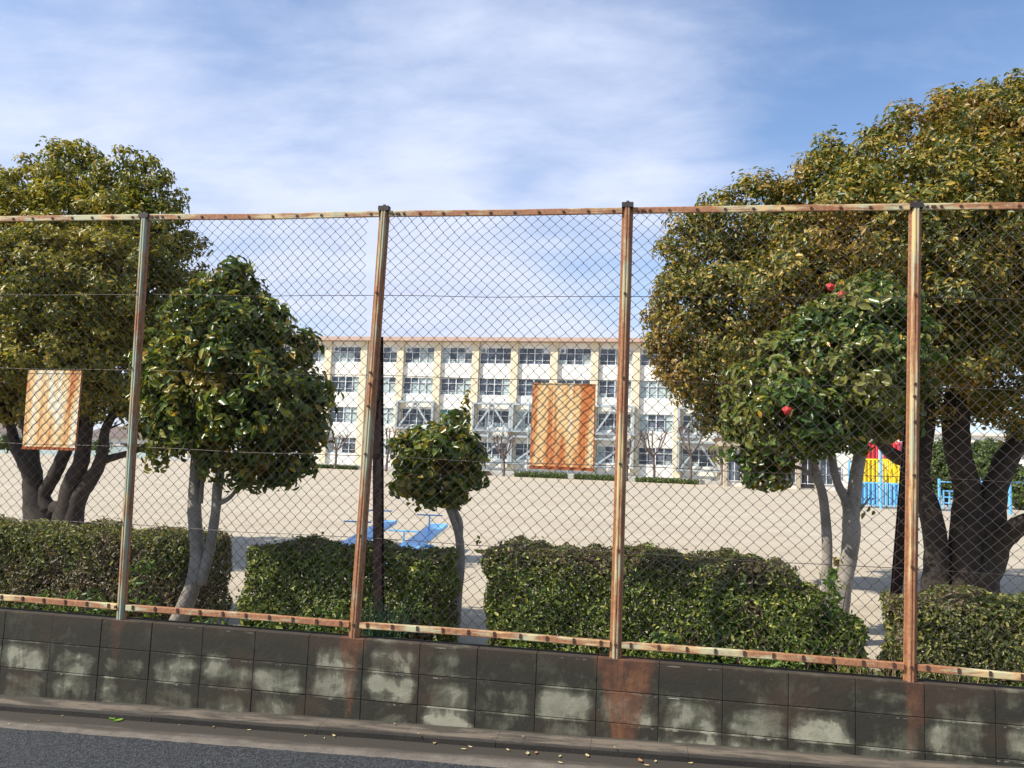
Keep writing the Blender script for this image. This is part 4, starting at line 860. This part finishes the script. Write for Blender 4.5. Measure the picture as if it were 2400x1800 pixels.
def white(t, x0, x1, Y, d, H):
    mb = MB(); mb.box((x0, Y, -.05), (x1, Y+d, H)); mb.build('wall', M['wall_white'], t)
    mb = MB(); mb.box((x0-.3, Y-.3, H), (x1+.3, Y+d, H+.35)); mb.build('roof', M['wall_pale'], t)
    k = 0; x = x0+1
    while x < x1-3:
        for z in (1.0, 4.3):
            if z+1.6 < H:
                mb = MB(); mb.box((x, Y-.05, z), (x+2.6, Y+.02, z+1.5)); wv = mb.build('window', M['glass'], t); f = MB()
                for q in (0, 1.27, 2.54): f.box((x+q, Y-.09, z), (x+q+.08, Y-.052, z+1.5))
                f.box((x, Y-.1, z+1.0), (x+2.6, Y-.091, z+1.07)); f.build('frame', M['frame'], wv)
        x += 3.8
bld('white_building', 'plain white flat-roofed building beyond the climbing tower and round trees', 1900, 2560, 104, 14, 6.9, white)
def house(t, x0, x1, Y, d, H):
    mb = MB(); mb.box((x0, Y, -.05), (x1, Y+d, H*.62)); mb.build('wall', M['wall_pale'], t)
    mb = MB(); V = [(x0-.6, Y-.6, H*.62), (x1+.6, Y-.6, H*.62), (x1+.6, Y+d, H*.62), (x0-.6, Y+d, H*.62), (x0+1, Y+d/2, H), (x1-1, Y+d/2, H)]
    mb.add(V, [(0, 1, 5, 4), (1, 2, 5), (2, 3, 4, 5), (3, 0, 4), (0, 3, 2, 1)]); mb.build('roof', M['bark_bare'], t)
    for x in np.arange(x0+1, x1-2, 3.):
        mb = MB(); mb.box((x, Y-.06, .9), (x+1.6, Y+.02, 2.2)); mb.build('window', M['glass'], t)
bld('house', 'grey-roofed house far beyond the sand at left picture edge', -120, 70, 112, 9, 5.2, house)
bld('house', 'grey-roofed house far beyond the sand seen between the left tree stems', 185, 330, 118, 9, 5., house)
a = atZ(-200, 1060, 0); b_ = atZ(700, 1088, 0)
wl = thing('boundary_wall', 'low pale boundary wall at far left side of the sand', 'wall', ((a[0]+b_[0])/2, 108, 0)); mb = MB(); mb.box((-130, 107, -.1), (-55, 107.2, 1.7)); mb.build('panel', M['curtain'], wl)
mb = MB(); mb.box((-130.1, 106.95, 1.7), (-54.9, 107.25, 1.8)); mb.build('coping', M['concrete'], wl)
wl = thing('boundary_fence', 'dark green boundary fence beyond the blue bars at right', 'fence', (45, 60, 0))
mb = MB(); mb.box((19.5, 62, 1.7), (60, 62.06, 1.78)); mb.box((19.5, 62, .15), (60, 62.06, .23)); mb.build('rail', M['iris'], wl)
mb = MB()
for x in np.arange(19.5, 60, .16): mb.box((x, 62.01, .1), (x+.05, 62.05, 1.85))
mb.build('palings', M['iris'], wl)
def farbush(x, y, r, Y, lab):
    P0 = atY(x, y, Y); t = thing('bush', lab, 'bush', (P0[0], Y, 0), 'far dark bushes'); bl = pblobs([(x, y, r), (x-r, y+3, r*.7), (x+r, y+3, r*.8)], Y)
    bl = [(p[0], p[1], max(p[2], .4), p[3]) for p in bl]; P, D = crown_points(bl, 2.2, .35, 18); V, F = leaf_arrays(P, D, .3, .6, .1, quad=True); quadmesh('foliage', V, F, M['leaf_round'], t)
    mb = MB(); mb.tube([(P0[0], Y, 0), (P0[0], Y, P0[2])], [.12, .06], 6); mb.build('stem', M['bark'], t)
farbush(20, 1035, 20, 105, 'far dark bush left of the left tree stems'); farbush(232, 1045, 14, 105, 'far dark bush between the left tree stems'); farbush(345, 1048, 14, 105, 'far dark bush right of the left tree stems')
farbush(2340, 1165, 16, 64, 'far dark bush behind the blue bars'); farbush(2250, 1158, 14, 66, 'far dark bush left behind the blue bars'); farbush(2430, 1170, 18, 66, 'far dark bush at the right picture edge')
